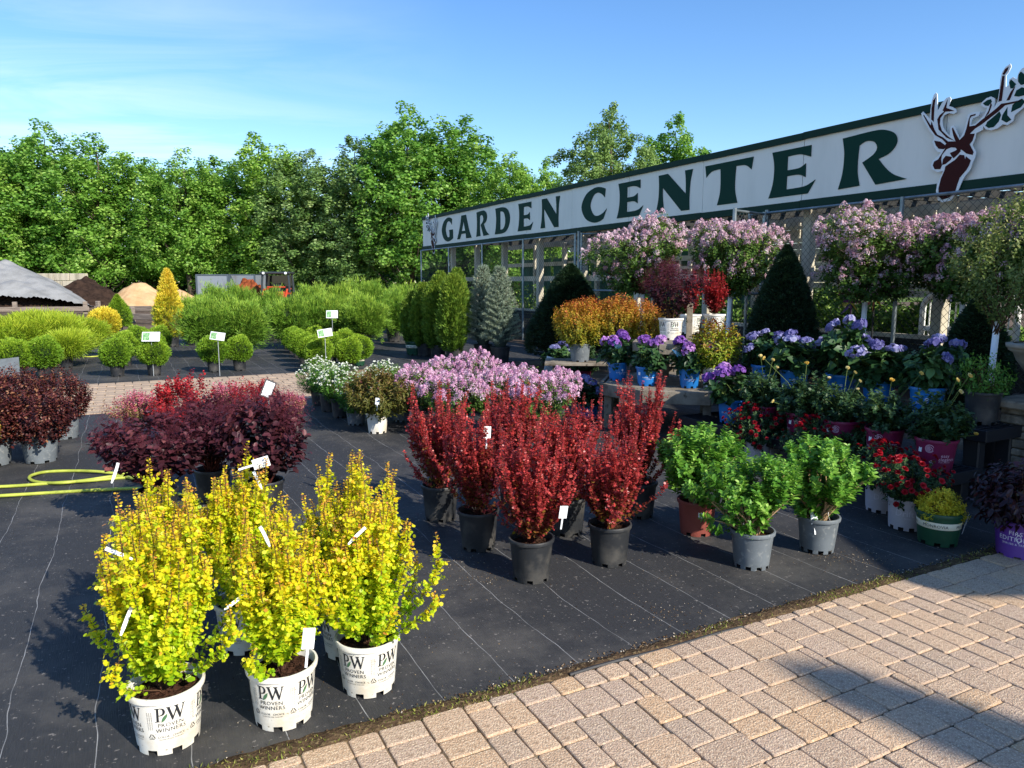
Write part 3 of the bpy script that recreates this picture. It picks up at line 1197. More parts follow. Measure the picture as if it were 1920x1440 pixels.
T_ = True
GLY = {
    'E': [[(0, 0), (.58, 0), (.68, .27), (.55, .17, T_), (.40, .15, T_), (.27, .15), (.27, .43), (.44, .425, T_), (.54, .35), (.535, .64), (.44, .565, T_), (.27, .56), (.27, .85), (.45, .85, T_), (.60, .76), (.60, 1.0), (.03, 1.0), (.065, .75, T_), (.07, .5, T_), (.05, .25, T_)]],
    'N': [[(0, 0), (.055, .35, T_), (.065, .7, T_), (.05, 1.0), (.27, 1.0), (.69, .40), (.685, .7, T_), (.66, 1.0), (.83, 1.0), (.785, .7, T_), (.77, .3, T_), (.78, -.02), (.60, -.02), (.155, .66), (.16, .4, T_), (.20, 0)]],
    'T': [[(.0, 1.0), (.80, 1.0), (.775, .72), (.68, .84, T_), (.53, .86), (.52, .5, T_), (.53, .25, T_), (.57, 0), (.23, 0), (.27, .25, T_), (.28, .5, T_), (.27, .86), (.12, .84, T_), (.025, .72)]],
    'R': [[(0, 0), (.34, .02), (.30, .25, T_), (.29, .5, T_), (.30, .80), (.40, .86, T_), (.52, .82, T_), (.57, .70, T_), (.52, .58, T_), (.36, .46), (.58, .0), (1.02, .03), (.84, .14, T_), (.72, .28, T_), (.60, .48), (.76, .56, T_), (.85, .72, T_), (.82, .89, T_), (.68, 1.0, T_), (.5, 1.03, T_), (.03, 1.0), (.065, .75, T_), (.07, .5, T_), (.05, .25, T_)]],
    'D': [[(0, 0), (.42, .01, T_), (.63, .14, T_), (.74, .4, T_), (.74, .66, T_), (.64, .88, T_), (.42, 1.0, T_), (.03, 1.0), (.065, .75, T_), (.07, .5, T_), (.05, .25, T_)],
          [(.28, .16), (.42, .18, T_), (.51, .33, T_), (.525, .55, T_), (.47, .76, T_), (.38, .84, T_), (.28, .85)]],
    'C': [[(.71, .94), (.55, 1.02, T_), (.38, 1.02, T_), (.14, .86, T_), (.01, .5, T_), (.13, .13, T_), (.36, -.03, T_), (.54, -.02, T_), (.66, .05), (.75, .34), (.64, .22, T_), (.50, .16, T_), (.37, .22, T_), (.28, .5, T_), (.36, .78, T_), (.48, .86, T_), (.60, .80, T_), (.69, .68)]],
    'G': [[(.71, .94), (.55, 1.02, T_), (.38, 1.02, T_), (.14, .86, T_), (.01, .5, T_), (.13, .13, T_), (.36, -.03, T_), (.56, -.02, T_), (.77, .08), (.76, .47), (.50, .47), (.53, .36, T_), (.53, .16), (.44, .15, T_), (.36, .22, T_), (.28, .5, T_), (.36, .78, T_), (.48, .86, T_), (.60, .80, T_), (.69, .68)]],
    'A': [[(0, 0), (.12, .3, T_), (.22, .6, T_), (.31, 1.0), (.62, 1.0), (.74, .6, T_), (.84, .3, T_), (.98, 0), (.62, 0), (.60, .21), (.29, .21), (.20, 0)],
          [(.33, .33), (.565, .33), (.455, .74)]],
}
letters = [('G', 828, 849.5), ('A', 857, 884), ('R', 893, 917.5), ('D', 928, 956), ('E', 971, 1000), ('N', 1014, 1050), ('C', 1090, 1138), ('E', 1157, 1206),
           ('N', 1230, 1297), ('T', 1320, 1409), ('E', 1440, 1526), ('R', 1569, 1696)]
LB, LT = 3.10, 3.87
for ch, u0, u1 in letters:
    x0 = sz(u0, 400)[0]; x1 = sz(u1, 400)[0]
    gw = max(p[0] for p in GLY[ch][0])
    sx = (x1 - x0) / gw
    me = curve_shape('letter', [[(x0 + px * sx, LB + pz * (LT - LB)) for px, pz in scurve(g, 4)] for g in GLY[ch]], .004)
    me.materials.append(M_letter)
    link('letter', me, sign, loc=(0, -.006, 0))

# antlered emblem, a cut board in front of the panels
M_white = pmat('white_cutout_board', '#dfe6ea', rough=.5, spec=.3)
M_brown = pmat('brown_print', '#3a1817', rough=.6, spec=.1)


def crop5(p):
    return sz(1680 + p[0] * .20833, 100 + p[1] * .20833)


back = [(252, 545), (270, 528), (300, 560), (330, 590), (335, 520), (345, 440), (365, 380), (385, 358), (396, 372), (398, 440), (402, 520), (440, 450), (480, 405), (510, 396), (522, 415), (500, 478), (535, 488), (562, 505), (572, 530), (548, 550), (500, 542), (458, 562), (442, 602), (446, 660), (470, 702), (508, 745), (512, 700), (518, 662), (540, 652), (562, 682), (600, 770), (638, 700), (658, 620), (672, 560), (700, 538), (782, 526), (772, 565), (722, 587), (708, 602), (698, 650), (742, 638), (790, 590), (828, 545), (846, 492), (818, 492), (790, 470), (795, 448), (840, 408), (880, 393), (915, 410), (916, 450), (902, 500), (940, 440), (955, 340), (965, 240), (978, 180), (1010, 130), (1055, 98), (1064, 125), (1040, 177), (1016, 207), (1014, 310), (1040, 290), (1045, 240), (1080, 218), (1112, 240), (1130, 180), (1160, 140), (1205, 120), (1240, 170), (1235, 300), (1250, 420), (1200, 470), (1152, 512), (1092, 560), (1082, 610), (1030, 650), (985, 642), (940, 680), (880, 697), (832, 687), (812, 660), (808, 690), (770, 712), (748, 720), (737, 770), (712, 830), (746, 890), (737, 940), (717, 982), (692, 1052), (650, 1102), (622, 1150), (592, 1222), (552, 1280), (520, 1326), (440, 1343), (400, 1322), (385, 1240), (395, 1180), (438, 1090), (448, 1062), (400, 1072), (350, 1047), (338, 1010), (355, 968), (408, 925), (428, 895), (398, 890), (370, 852), (352, 800), (368, 770), (362, 742), (328, 702), (298, 652), (264, 592)]
brown = [
    [(370, 790), (425, 798), (468, 830), (480, 815), (440, 775), (380, 742), (330, 672), (272, 562), (276, 556), (340, 655), (346, 618), (372, 690), (398, 735), (450, 760), (495, 797), (562, 795), (542, 742), (530, 682), (538, 672), (562, 720), (598, 785), (640, 742), (660, 682), (680, 602), (695, 562), (745, 548), (740, 562), (706, 572), (691, 592), (686, 662), (740, 652), (800, 602), (862, 556), (930, 500), (976, 458), (1040, 448), (1152, 425), (1152, 440), (1010, 472), (940, 535), (880, 580), (800, 642), (740, 680), (690, 728), (735, 726), (715, 790), (690, 822), (725, 892), (715, 918), (660, 905), (635, 885), (615, 870), (590, 880), (560, 852), (520, 850), (480, 868), (440, 918), (432, 960), (440, 1010), (425, 1045), (375, 1047), (357, 1012), (370, 976), (405, 958), (440, 905), (475, 850), (458, 866), (410, 862), (385, 832)],
    [(450, 955), (475, 925), (530, 935), (520, 960), (470, 1000), (442, 1008)],
    [(512, 900), (560, 880), (585, 860), (610, 882), (585, 912), (545, 948), (525, 925)],
    [(470, 1022), (500, 1000), (560, 960), (600, 915), (640, 920), (650, 960), (655, 930), (700, 965), (685, 1010), (660, 1052), (640, 1075), (600, 1122), (578, 1182), (560, 1242), (500, 1302), (440, 1320), (412, 1290), (408, 1222), (430, 1130), (465, 1052)],
    [(344, 600), (346, 500), (360, 430), (384, 400), (374, 470), (368, 560), (366, 620)],
    [(398, 600), (420, 560), (460, 528), (446, 518), (492, 418), (478, 494), (552, 522), (468, 530), (426, 588), (420, 640), (440, 700), (500, 755), (555, 792), (480, 762), (410, 690)],
    [(948, 440), (964, 330), (984, 210), (1004, 206), (996, 300), (978, 432)],
    [(985, 192), (1010, 146), (1042, 124), (1030, 160), (1000, 202)],
    [(820, 590), (860, 520), (880, 450), (890, 470), (862, 545)],
    [(1020, 430), (1060, 350), (1100, 300), (1090, 330), (1050, 425)],
]
leaves_ = [
    [(830, 656), (850, 620), (900, 580), (958, 528), (972, 560), (950, 620), (905, 668), (860, 676)],
    [(975, 602), (985, 560), (1010, 520), (1030, 488), (1028, 560), (1064, 602), (1020, 628)],
    [(808, 455), (850, 425), (882, 418), (890, 440), (858, 478), (830, 475)],
    [(1062, 535), (1075, 470), (1110, 440), (1160, 412), (1190, 440), (1150, 490)],
    [(1046, 265), (1062, 240), (1108, 282), (1080, 320), (1056, 322)],
    [(1128, 200), (1150, 170), (1190, 200), (1200, 280), (1150, 290), (1126, 260)],
    [(1090, 390), (1110, 340), (1160, 310), (1210, 330), (1190, 380), (1130, 395)],
]


def emblem(mapf, mirror_tag):
    me = curve_shape('emblem', [[mapf(p) for p in back]], .006)
    me.materials.append(M_white)
    e = link('emblem', me, sign, loc=(0, -.056, 0))
    e['label'] = mirror_tag
    for pl in brown:
        me = curve_shape('silhouette', [[mapf(p) for p in pl]], .0015)
        me.materials.append(M_brown)
        link('silhouette', me, e, loc=(0, -.0085, 0))
    for pl in leaves_:
        me = curve_shape('emblem_leaf', [[mapf(p) for p in pl]], .0015)
        me.materials.append(M_letter)
        link('emblem_leaf', me, e, loc=(0, -.0085, 0))


emblem(crop5, 'brown antlered head cut out on white board at the near end')
XA, ZA = crop5((252, 600))
xm, _z = sz(822, 440)
emblem(lambda p: (xm - (crop5(p)[0] - XA) * .78, (crop5(p)[1] - 2.78) * .93 + 2.72), 'brown antlered head cut out on white board at the far end')

# ------------------------------------------------------------------ chain link fence and the shade structure behind the sign
M_wire = pmat('weathered_wire', '#4a4f50', rough=.6, metallic=.3, spec=.3)
M_pipe = pmat('galvanised_pipe', '#8c979c', rough=.4, metallic=.65, col2='#747f84', nscale=8)
M_cream = pmat('cream_painted_timber', '#cbc3ae', rough=.75, col2='#b0a792', nscale=3, stretch=(1, 1, .2))
M_base = pmat('dark_stained_board', '#2a2a26', rough=.8, col2='#1f1f1c', nscale=3)


def chain_link(x0, x1, z0, z1, pitch=.11, r=.0032):
    m = MB()
    w, h = x1 - x0, z1 - z0
    k = -int(h / pitch) - 1
    while k * pitch < w + h:
        c = k * pitch
        for sgn in (1, -1):
            # line x = c + t (sgn 1) or x = w - c - t ; z = t
            t0, t1 = max(0, -c), min(h, w - c)
            if t1 - t0 > .02:
                xa, xb = c + t0, c + t1
                if sgn < 0:
                    xa, xb = w - xa, w - xb
                m.tube([(x0 + xa, .003 * sgn, z0 + t0), (x0 + xb, .003 * sgn, z0 + t1)], r, n=3, cap=False)
        k += 1
    return m


fence = thing('chain_link_fence', 'tall galvanised chain link fence running under the long sign', 'fence', S0, SROT)
for xa, xb in ((-21.6, -10.55), (-4.7, 1.2)):
    chain_link(xa, xb, .05, 2.86).obj('wire_mesh', M_wire, fence, kind='stuff', loc=(0, -.10, 0))
    MB().tube([(xa, -.12, 2.84), (xb, -.12, 2.84)], .024, n=8).obj('top_rail', M_pipe, fence)
    x = xa
    while x < xb + .1:
        MB().tube([(x, -.14, 0), (x, -.14, 2.86)], .03, n=8).obj('post', M_pipe, fence)
        x += 2.76 if xa < -10 else 2.95


def gate(p0, p1, label):
    v = p1 - p0
    g = thing('chain_link_gate', label, 'gate', p0, math.atan2(v.y, v.x), 'gates in the chain link fence')
    w = v.length
    chain_link(.03, w - .03, .1, 2.8).obj('wire_mesh', M_wire, g, kind='stuff')
    for x in (0, w):
        MB().tube([(x, 0, .03), (x, 0, 2.86)], .032, n=8).obj('post', M_pipe, g)
    for z in (.08, 1.45, 2.82):
        MB().tube([(0, 0, z), (w, 0, z)], .022, n=8).obj('rail', M_pipe, g)
    MB().tube([(-.09, 0, 0), (-.09, 0, 2.9)], .04, n=8).obj('hinge_post', M_pipe, g)


gate(Vector((4.40, 13.10, 0)), Vector((3.67, 12.40, 0)), 'narrow open chain link gate leaf jutting out below the second E of CENTER')
gate(Vector((1.72, 18.5, 0)), Vector((3.2, 16.9, 0)), 'wide open chain link gate leaf beside the dark cone under the letter C')

perg = thing('shade_structure', 'cream timber shade structure with slatted roof behind the chain link fence', 'pergola', S0, SROT)
px_ = [sz(u, 560)[0] for u in (836, 880, 930, 995, 1075)] + [-8.5, -6.2, -3.75, -1.35, .9]
for x in px_:
    MB().box((x, .30, 1.43), (.16, .16, 2.86), bev=.008).obj('post', M_cream, perg)
    MB().box((x + .5, 3.4, 1.5), (.14, .14, 3.0), bev=.008).obj('post', M_cream, perg)
for y, zs in ((.30, (.80, 1.75)), (3.4, (2.3,))):
    for z in zs:
        MB().box((-10.3, y + .11, z), (22.6, .05, .14)).obj('rail', M_cream, perg)
for y in (.42, 3.55, 6.6):
    MB().box((-10.3, y, 3.0), (22.8, .06, .18)).obj('beam', M_cream, perg)
x = -21.4
while x < 1.1:
    MB().box((x, 3.5, 3.16), (.05, 6.6, .13)).obj('rafter', M_base, perg)
    x += .82
M_slat = pmat('weathered_slat', '#6f695e', rough=.85, col2='#5c564c', nscale=3)
MB().box((-10.3, .72, 3.26), (22.8, .5, .03)).obj('roof_sheet', M_slat, perg)
for k in range(14):
    MB().box((-10.3, 1.12 + k * .42, 3.26), (22.8, .13, .02)).obj('slat', M_slat, perg)
M_wallb = pmat('greige_board', '#bdb5a5', rough=.8, col2='#a39b8b', nscale=2, stretch=(.3, 1, 4))
for k in range(12):
    MB().box((-4.2, 3.72 + .01 * (k % 2), 1.42 + k * .15), (10.4, .03, .142)).obj('back_board', M_wallb, perg)
for k in range(26):
    MB().box((-9.0 + k * .40, 1.9, 2.35), (.05, .03, .95)).obj('lattice_upright', M_cream, perg)
for k in range(4):
    MB().box((-4.0, 1.86, 2.0 + k * .24), (10.2, .03, .07)).obj('lattice_rail', M_cream, perg)
M_cloth = pmat('green_shade_cloth', '#1f4a38', rough=.8, col2='#2b5f48', nscale=1.5, stretch=(3, 1, .4))
for k in range(5):
    m = MB()
    x0 = -20.6 + k * 2.5
    for i in range(7):
        for j in range(2):
            m.v.append((x0 + i * .4, 3.62 + .04 * math.sin(i * 2 + k), .35 + j * 2.15))
    for i in range(6):
        m.f.append((i * 2, i * 2 + 2, i * 2 + 3, i * 2 + 1))
    m.obj('shade_cloth', M_cloth, perg)
for k in range(10):
    MB().box((-10.3, .33 + .012 * (k % 2), .07 + k * .078), (23.0, .03, .072)).obj('base_board', M_base, perg)
# the store beside the frame whose roof shades the benches
M_store = pmat('store_siding', '#b9ad98', rough=.8, col2='#a99d88', nscale=2)
st = thing('store_building', 'low tan store building beyond the frame that shades the benches', 'building', (6.82, -.3, 0), 0)
MB().box((2.6, 3.5, 1.95), (5.0, 7.0, 3.9)).obj('wall', M_store, st)
MB().box((2.5, 3.5, 4.0), (5.3, 7.4, .2), bev=.02).obj('roof', M_green, st)
for k in range(3):
    w_ = MB().box((.09, 1.1 + 2.3 * k, 1.6), (.06, 1.6, 1.4)).obj('window', pmat('store_glass', '#20282c', rough=.15), st)
    MB().box((.07, 1.1 + 2.3 * k, .86), (.12, 1.76, .07)).obj('sill', M_cream, w_)

# ------------------------------------------------------------------ trees
M_bark = pmat('grey_bark', '#5b5046', rough=.9, spec=.15, col2='#3d352e', nscale=6, stretch=(1, 1, .25), bump=.4, bscale=8)
M_t1 = leafmat('maple_leaves', [(0, '#4a7626'), (.4, '#72a03c'), (.65, '#90ba4c'), (1, '#bcd672')], rough=.5, trans=.45, objtint=.12)
M_t2 = leafmat('poplar_leaves', [(0, '#44662f'), (.4, '#698a46'), (.65, '#86a65a'), (1, '#aec284')], rough=.5, trans=.4, objtint=.1)
TREES = []
for sd, kw in ((1, dict(R=4.7)), (2, dict(R=4.3, lobes=11)), (3, dict(R=4.4, clump_r=.55, leaf=.19, per=82, spire=.38)), (4, dict(R=3.6, lobes=8, low=.14, per=80))):
    me, limbs = tree_crown('crown', M_t2 if sd == 3 else M_t1, sd * 13, H=17.0, **kw)
    TREES.append((me, tree_wood('trunk', M_bark, limbs, 17.0, .30)))


def tree(name, label, u, vtop, d, wpx, var, rz, zoff=0.0):
    p = at_depth(u, d)
    zt = EYE + (529 - vtop) / F_PX * d
    sc = zt / 17.2
    base_w = {0: 9.4, 1: 8.4, 2: 8.8, 3: 7.0}[var]
    sw = (wpx / F_PX * d) / base_w * 1.3
    t = thing(name, label, 'tree', p, rz, 'trees beyond the nursery')
    me, wd = TREES[var]
    link('crown', me, t, scale=(sw, sw, sc), kind='stuff')
    link('trunk', wd, t, scale=((sw + sc) / 2, (sw + sc) / 2, sc))
    return t


tree_list = [
    ('broad maple tree at the far left above the grey tarp', 15, 262, 70, 190, 0, .3),
    ('tall maple tree rising over the concrete block wall', 112, 236, 72, 200, 0, 2.0),
    ('green maple tree behind the dark soil pile', 205, 258, 70, 170, 1, 4.1),
    ('lower maple tree directly behind the sand pile', 292, 300, 74, 170, 1, 1.1),
    ('maple tree behind the tall golden conifer', 362, 284, 70, 160, 0, 5.2),
    ('slender maple tree behind the grey metal bin', 425, 300, 74, 150, 3, .9),
    ('maple tree with tall crown above the tractor cab', 497, 256, 70, 170, 1, 2.7),
    ('silvery green tree just beyond the tractor cab', 590, 284, 68, 180, 2, .4),
    ('silvery green weeping tree left of the tallest maples', 672, 262, 66, 190, 2, 3.3),
    ('tallest broad tree rising behind the far end of the sign', 772, 205, 64, 210, 0, 1.7),
    ('tall maple tree over the letters GARDEN', 872, 226, 66, 200, 1, 5.9),
    ('yellow green maple tree above the letter N of GARDEN', 955, 292, 60, 150, 0, 4.4),
    ('small dark tree in the dip before the letter C', 1024, 302, 74, 90, 3, 2.2),
    ('airy tree standing alone above the letters CEN', 1138, 203, 58, 170, 2, 5.0),
    ('tree behind the sign above the letter T', 1256, 222, 60, 130, 3, 3.8),
]
for i, (lb, u, vt, d, w, var, rz) in enumerate(tree_list):
    tree('maple_tree' if var != 2 else 'poplar_tree', lb, u, vt, d, w, var, rz)
# dark undergrowth closing the gaps low between the trunks
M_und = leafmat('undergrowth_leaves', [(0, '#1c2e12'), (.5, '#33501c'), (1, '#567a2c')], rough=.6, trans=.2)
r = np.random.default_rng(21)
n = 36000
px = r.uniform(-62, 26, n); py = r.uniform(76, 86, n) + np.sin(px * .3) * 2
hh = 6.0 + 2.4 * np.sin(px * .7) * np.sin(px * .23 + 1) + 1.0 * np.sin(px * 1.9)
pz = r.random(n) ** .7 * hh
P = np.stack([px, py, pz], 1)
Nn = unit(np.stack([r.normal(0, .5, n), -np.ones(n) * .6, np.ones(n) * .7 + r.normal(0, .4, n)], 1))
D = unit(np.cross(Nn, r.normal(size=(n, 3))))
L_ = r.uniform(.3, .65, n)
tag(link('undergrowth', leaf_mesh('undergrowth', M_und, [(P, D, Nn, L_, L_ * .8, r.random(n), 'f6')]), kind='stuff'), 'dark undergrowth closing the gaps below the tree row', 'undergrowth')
# a spire of a tree behind the photographer whose tip throws the shadow over the corner of the paving
cone_env = lambda f: max(.02, (1 - f) ** .9) * (1 if f > .08 else f / .08)
sp_t = thing('spruce_tree', 'tall spruce behind the viewpoint that shadows the corner of the paving', 'tree', (1.32 + .722 * 12.3, 2.84 - .692 * 12.3, 0))
me = needles('crown', leafmat('spruce_dark', [(0, '#20301c'), (1, '#4a6038')], trans=.1), 5, (0, 0, 4.4), (1.5, 1.5, 3.6), n=5200, leaf=.24, wid=.3, up=-.1, fan=4, env=cone_env, shell=.35, amp=.2)
link('crown', me, sp_t, kind='stuff')
b = MB(); b.tube([(0, 0, 0), (0, 0, 4), (0, 0, 7.9)], [.16, .1, .02], n=8); b.obj('trunk', M_bark, sp_t)

# ------------------------------------------------------------------ the yard behind: piles, tarp, wall, bins, machine
def mound(name, mat, rx, ry, h, seed, rough=.12, n=56, power=1.0, flat=0.0):
    m = MB()
    for j in range(n + 1):
        for i in range(n + 1):
            x = (i / n * 2 - 1); y = (j / n * 2 - 1)
            q = math.sqrt(x * x + y * y)
            z = max(0.0, 1 - q) ** power
            z = min(z, 1 - flat)
            nn = mnoise.fractal(Vector((x * 3 + seed, y * 3, seed * 1.7)), 1.0, 2.0, 5)
            z = z * h + (nn * rough * h * min(1, (1 - q) * 3) * .8 if q < 1 else -.05)
            m.v.append((x * rx, y * ry, z - .02))
    for j in range(n):
        for i in range(n):
            k = j * (n + 1) + i
            m.f.append((k, k + 1, k + n + 2, k + n + 1))
    return m.mesh(name, mat, smooth=True)


M_dark = pmat('dark_compost', '#3a2c24', rough=.95, spec=.1, col2='#241b16', nscale=3, bump=1.0, bscale=7)
M_sandp = pmat('tan_sand', '#c7a67c', rough=.95, spec=.1, col2='#b48f66', nscale=1.2, bump=.5, bscale=6)
M_mulch = pmat('red_mulch', '#8a4a2c', rough=.95, spec=.1, col2='#5c2c1a', nscale=4, bump=1.0, bscale=9)
tag(link('soil_pile', mound('soil_pile', M_dark, 3.0, 3.0, 2.1, 3, .2, power=.9), loc=at_depth(166, 52)), 'dark brown soil pile in front of the concrete block wall', 'soil pile')
tag(link('sand_pile', mound('sand_pile', M_sandp, 2.7, 2.6, 1.75, 5, .1, power=.95, flat=.14), loc=at_depth(268, 54)), 'larger pale tan sand pile between soil pile and golden conifer', 'sand pile', 'sand piles')
tag(link('sand_pile', mound('sand_pile', M_sandp, 2.2, 2.2, 1.15, 9, .1, power=1.0), loc=at_depth(342, 55)), 'low second sand pile partly hidden behind the golden conifer', 'sand pile', 'sand piles')
tag(link('mulch_pile', mound('mulch_pile', M_mulch, 1.5, 1.3, 2.1, 7, .25, power=.6, flat=.2), loc=at_depth(470, 52)), 'rust brown mulch heap in front of the open metal bin', 'mulch pile')

M_tarp = pmat('silver_tarp', '#8f8f8d', rough=.6, spec=.25, col2='#7c7c7a', nscale=1.5, bump=.9, bscale=1.6, stretch=(1.2, .5, 1))
tp = thing('tarp_covered_pile', 'big soil pile under a crumpled silver grey tarp', 'tarp pile', at_depth(22, 48))
link('soil', mound('soil', M_dark, 4.7, 4.2, 2.45, 11, .12, power=.95), tp)
m = MB(); n = 70
for j in range(n + 1):
    for i in range(n + 1):
        x = i / n * 2 - 1; y = j / n * 2 - 1
        q = min(1.3, math.sqrt((x * .92) ** 2 + (y * .86) ** 2))
        q = min(1.3, q * (1 + .12 * math.sin(2 * math.atan2(y, x) + .6)))
        z = max(0, 1 - q) ** .8 * 2.85 + .5 * max(0, 1 - math.hypot(x + .5, y + .1) * 1.6)
        w_ = mnoise.fractal(Vector((x * 1.6, y * 2.6, 4.2)), 1.1, 2.0, 3)
        rg = abs(math.sin(x * 7.5 - y * 2.5 + w_ * 2.6)) * max(0, 1.05 - q)
        z += (w_ * .10 + rg * .16) * (1 if q < .95 else .25)
        m.v.append((x * 4.9 + .25 * w_, y * 4.3 - .2 * rg, max(.06, z + .08)))
for j in range(n):
    for i in range(n):
        k = j * (n + 1) + i
        x = (i + .5) / n * 2 - 1; y = (j + .5) / n * 2 - 1
        if x * .92 + y * 0 < -.05 and y < -.30 + .2 * math.sin(x * 7):
            continue
        if math.hypot(x, y) > 1.04 + .015 * math.sin(5 * math.atan2(y, x)):
            continue
        m.f.append((k, k + 1, k + n + 2, k + n + 1))
m.obj('tarp', M_tarp, tp, smooth=True)

M_conc = pmat('stained_concrete', '#b9b09c', rough=.85, spec=.2, col2='#8d8674', nscale=1.2, stretch=(2, 1, .35), bump=.2, bscale=6)
wl_ = thing('block_wall', 'stained pale concrete block wall behind the tarp and soil pile', 'wall', at_depth(96, 60))
for j in range(4):
    for i in range(7):
        w0 = 1.22
        x = -4.1 + i * w0 + (.61 if j % 2 else 0)
        if x + w0 / 2 > 4.4:
            continue
        MB().box((x, random.Random(i * 7 + j).uniform(-.02, .02), .3 + j * .585), (w0 - .03, .6, .57), bev=.03).obj('block', M_conc, wl_)

M_steel = pmat('galvanised_sheet', '#8b9299', rough=.45, metallic=.35, spec=.4, col2='#6d5f55', nscale=.7, nlo=.52, nhi=.8, stretch=(1.5, 1, .8))
M_frame = pmat('bin_frame_steel', '#59636b', rough=.5, metallic=.4)


def metal_bin(u, d, w, dp, h, rz, label, openf):
    t = thing('metal_bin', label, 'bin', at_depth(u, d), rz, 'metal bulk bins')
    if not openf:
        MB().box((0, -dp / 2, h / 2), (w, .05, h)).obj('front_sheet', M_steel, t)
    MB().box((0, dp / 2, h / 2), (w, .05, h)).obj('back_sheet', M_steel, t)
    for s in (-1, 1):
        MB().box((s * w / 2, 0, h / 2), (.05, dp - .06, h)).obj('side_sheet', M_steel, t)
        MB().box((s * w / 2, -dp / 2 - .03, h / 2 + .01), (.12, .07, h + .04)).obj('corner_post', M_frame, t)
    for s in (-1, 1):
        MB().box((0, s * (dp / 2 + .03), h + .03), (w + .1, .08, .09)).obj('top_rail', M_frame, t)
    for k in range(3):
        MB().box((-w / 2 + w * (k + 1) / 4, dp / 2 + .05, h / 2), (.08, .05, h - .1)).obj('rib', M_frame, t)


metal_bin(412, 56, 2.25, 2.2, 2.15, .1, 'closed grey sheet metal bin left of the mulch heap', False)
metal_bin(472, 56, 1.9, 2.2, 2.15, -.1, 'open fronted grey metal bin holding rust brown mulch', True)

# compact tractor / loader seen over the shrubs
M_cab = pmat('dark_cab_frame', '#33393c', rough=.4, spec=.5)
M_orange = pmat('orange_machine_paint', '#b8452c', rough=.35, spec=.5)
M_glass = pmat('dark_cab_glass', '#10181a', rough=.08, spec=.6)
M_rub = pmat('tyre_rubber', '#1b1b1b', rough=.85)
mc = thing('loader_tractor', 'compact orange loader with a dark open cab behind the green shrubs', 'tractor', at_depth(524, 50), .08)
MB().box((0, .2, .75), (1.3, 2.2, .55), bev=.06).obj('body', M_orange, mc)
for sx in (-.86, .86):
    for sy in (-.55, .8):
        m = MB()
        m.lathe([(.10, -.16), (.34, -.16), (.42, -.10), (.42, .10), (.34, .16), (.10, .16)], n=18)
        wmesh = m.mesh('wheel', M_rub, smooth=False)
        wo = link('wheel', wmesh, mc, loc=(sx, sy, .43), rot=(0, math.pi / 2, 0))
        m = MB(); m.lathe([(.0, -.12), (.22, -.13), (.24, -.15)], n=14); m.lathe([(.24, .15), (.22, .13), (.0, .12)], n=14)
        m.obj('rim', M_orange, wo)
for sx in (-.92, .92):
    for y in (-.5, .75):
        MB().tube([(sx * .98, y, .95), (sx * .96, y * .98, 1.6), (sx * .9, y * .9, 2.22)], .075, n=6).obj('cab_post', M_cab, mc)
MB().box((0, .1, 2.26), (1.98, 1.6, .16), bev=.05).obj('cab_roof', M_cab, mc)
for sx in (-.72, .72):
    m = MB(); m.lathe([(.0, .03), (.07, .025), (.085, 0), (.085, -.05), (.0, -.05)], n=14)
    o = m.obj('headlight', pmat('lamp_lens', '#e8ecee', rough=.2), mc); o.location = (sx, -.74, 2.24); o.rotation_euler = (math.pi / 2, 0, 0)
MB().box((0, .72, 1.6), (1.6, .03, 1.0)).obj('rear_glass', M_glass, mc)
MB().box((0, -.35, 1.32), (1.2, .25, .10), bev=.03).obj('dashboard', M_orange, mc)
MB().box((0, .25, 1.25), (.5, .15, .62), bev=.04).obj('seat', M_cab, mc)
for sx in (-.75, .75):
    MB().tube([(sx, .5, 1.2), (sx, -.6, 1.15), (sx, -1.3, .5)], .07, n=6).obj('loader_arm', M_orange, mc)
MB().box((0, -1.5, .4), (1.7, .5, .5), bev=.05).obj('bucket', M_cab, mc)

# timber guard rails
M_rail = pmat('weathered_rail', '#8a7d70', rough=.85, col2='#6e6258', nscale=4, stretch=(.4, 4, 4))


def rail_run(u0, v0, u1, v1, label, posts):
    p0, p1 = gp(u0, v0), gp(u1, v1)
    v = p1 - p0
    t = thing('guard_rail', label, 'guard rail', p0, math.atan2(v.y, v.x), 'timber guard rails')
    w = v.length
    MB().box((w / 2, 0, .28), (w, .10, .24), bev=.02).obj('beam', M_rail, t)
    for f in posts:
        MB().box((w * f, .14, .33), (.20, .18, .66), bev=.02).obj('post', M_rail, t)


rail_run(-120, 592, 168, 589, 'long low timber guard rail with a square post below the tarp pile', (.1, .5, .97))
rail_run(178, 588, 345, 590, 'low timber guard rail behind the yellow rounded conifer', (.02, .74, .98))
rail_run(232, 606, 345, 610, 'nearer low timber curb left of the golden cone conifer', (.1, .9))

# ------------------------------------------------------------------ pots
M_wpot = pmat('white_nursery_plastic', '#e2dfd5', rough=.45, spec=.4, col2='#bda985', nscale=5.5, nlo=.46, nhi=.80, ndetail=6, col3='#8f8672', n3scale=70, n3lo=.68, n3hi=.74)
M_bpot = pmat('black_nursery_plastic', '#26282b', rough=.5, spec=.4, col2='#57544f', nscale=7, nlo=.45, nhi=.75, ndetail=8)
M_gpot = pmat('grey_nursery_plastic', '#6c7378', rough=.55, spec=.35, col2='#545a5e', nscale=5, nlo=.4, nhi=.7, ndetail=7, col3='#8a8d8c', n3scale=30, n3lo=.58, n3hi=.75)
M_terra = pmat('terracotta_plastic', '#8d4a40', rough=.6, spec=.3, col2='#7a4038', nscale=6)
M_blue = pmat('blue_pot_plastic', '#1f74bf', rough=.4, spec=.45, col2='#1a66ab', nscale=4)
M_maroon = pmat('maroon_pot_plastic', '#7d1a45', rough=.45, spec=.4, col2='#6b153a', nscale=4)
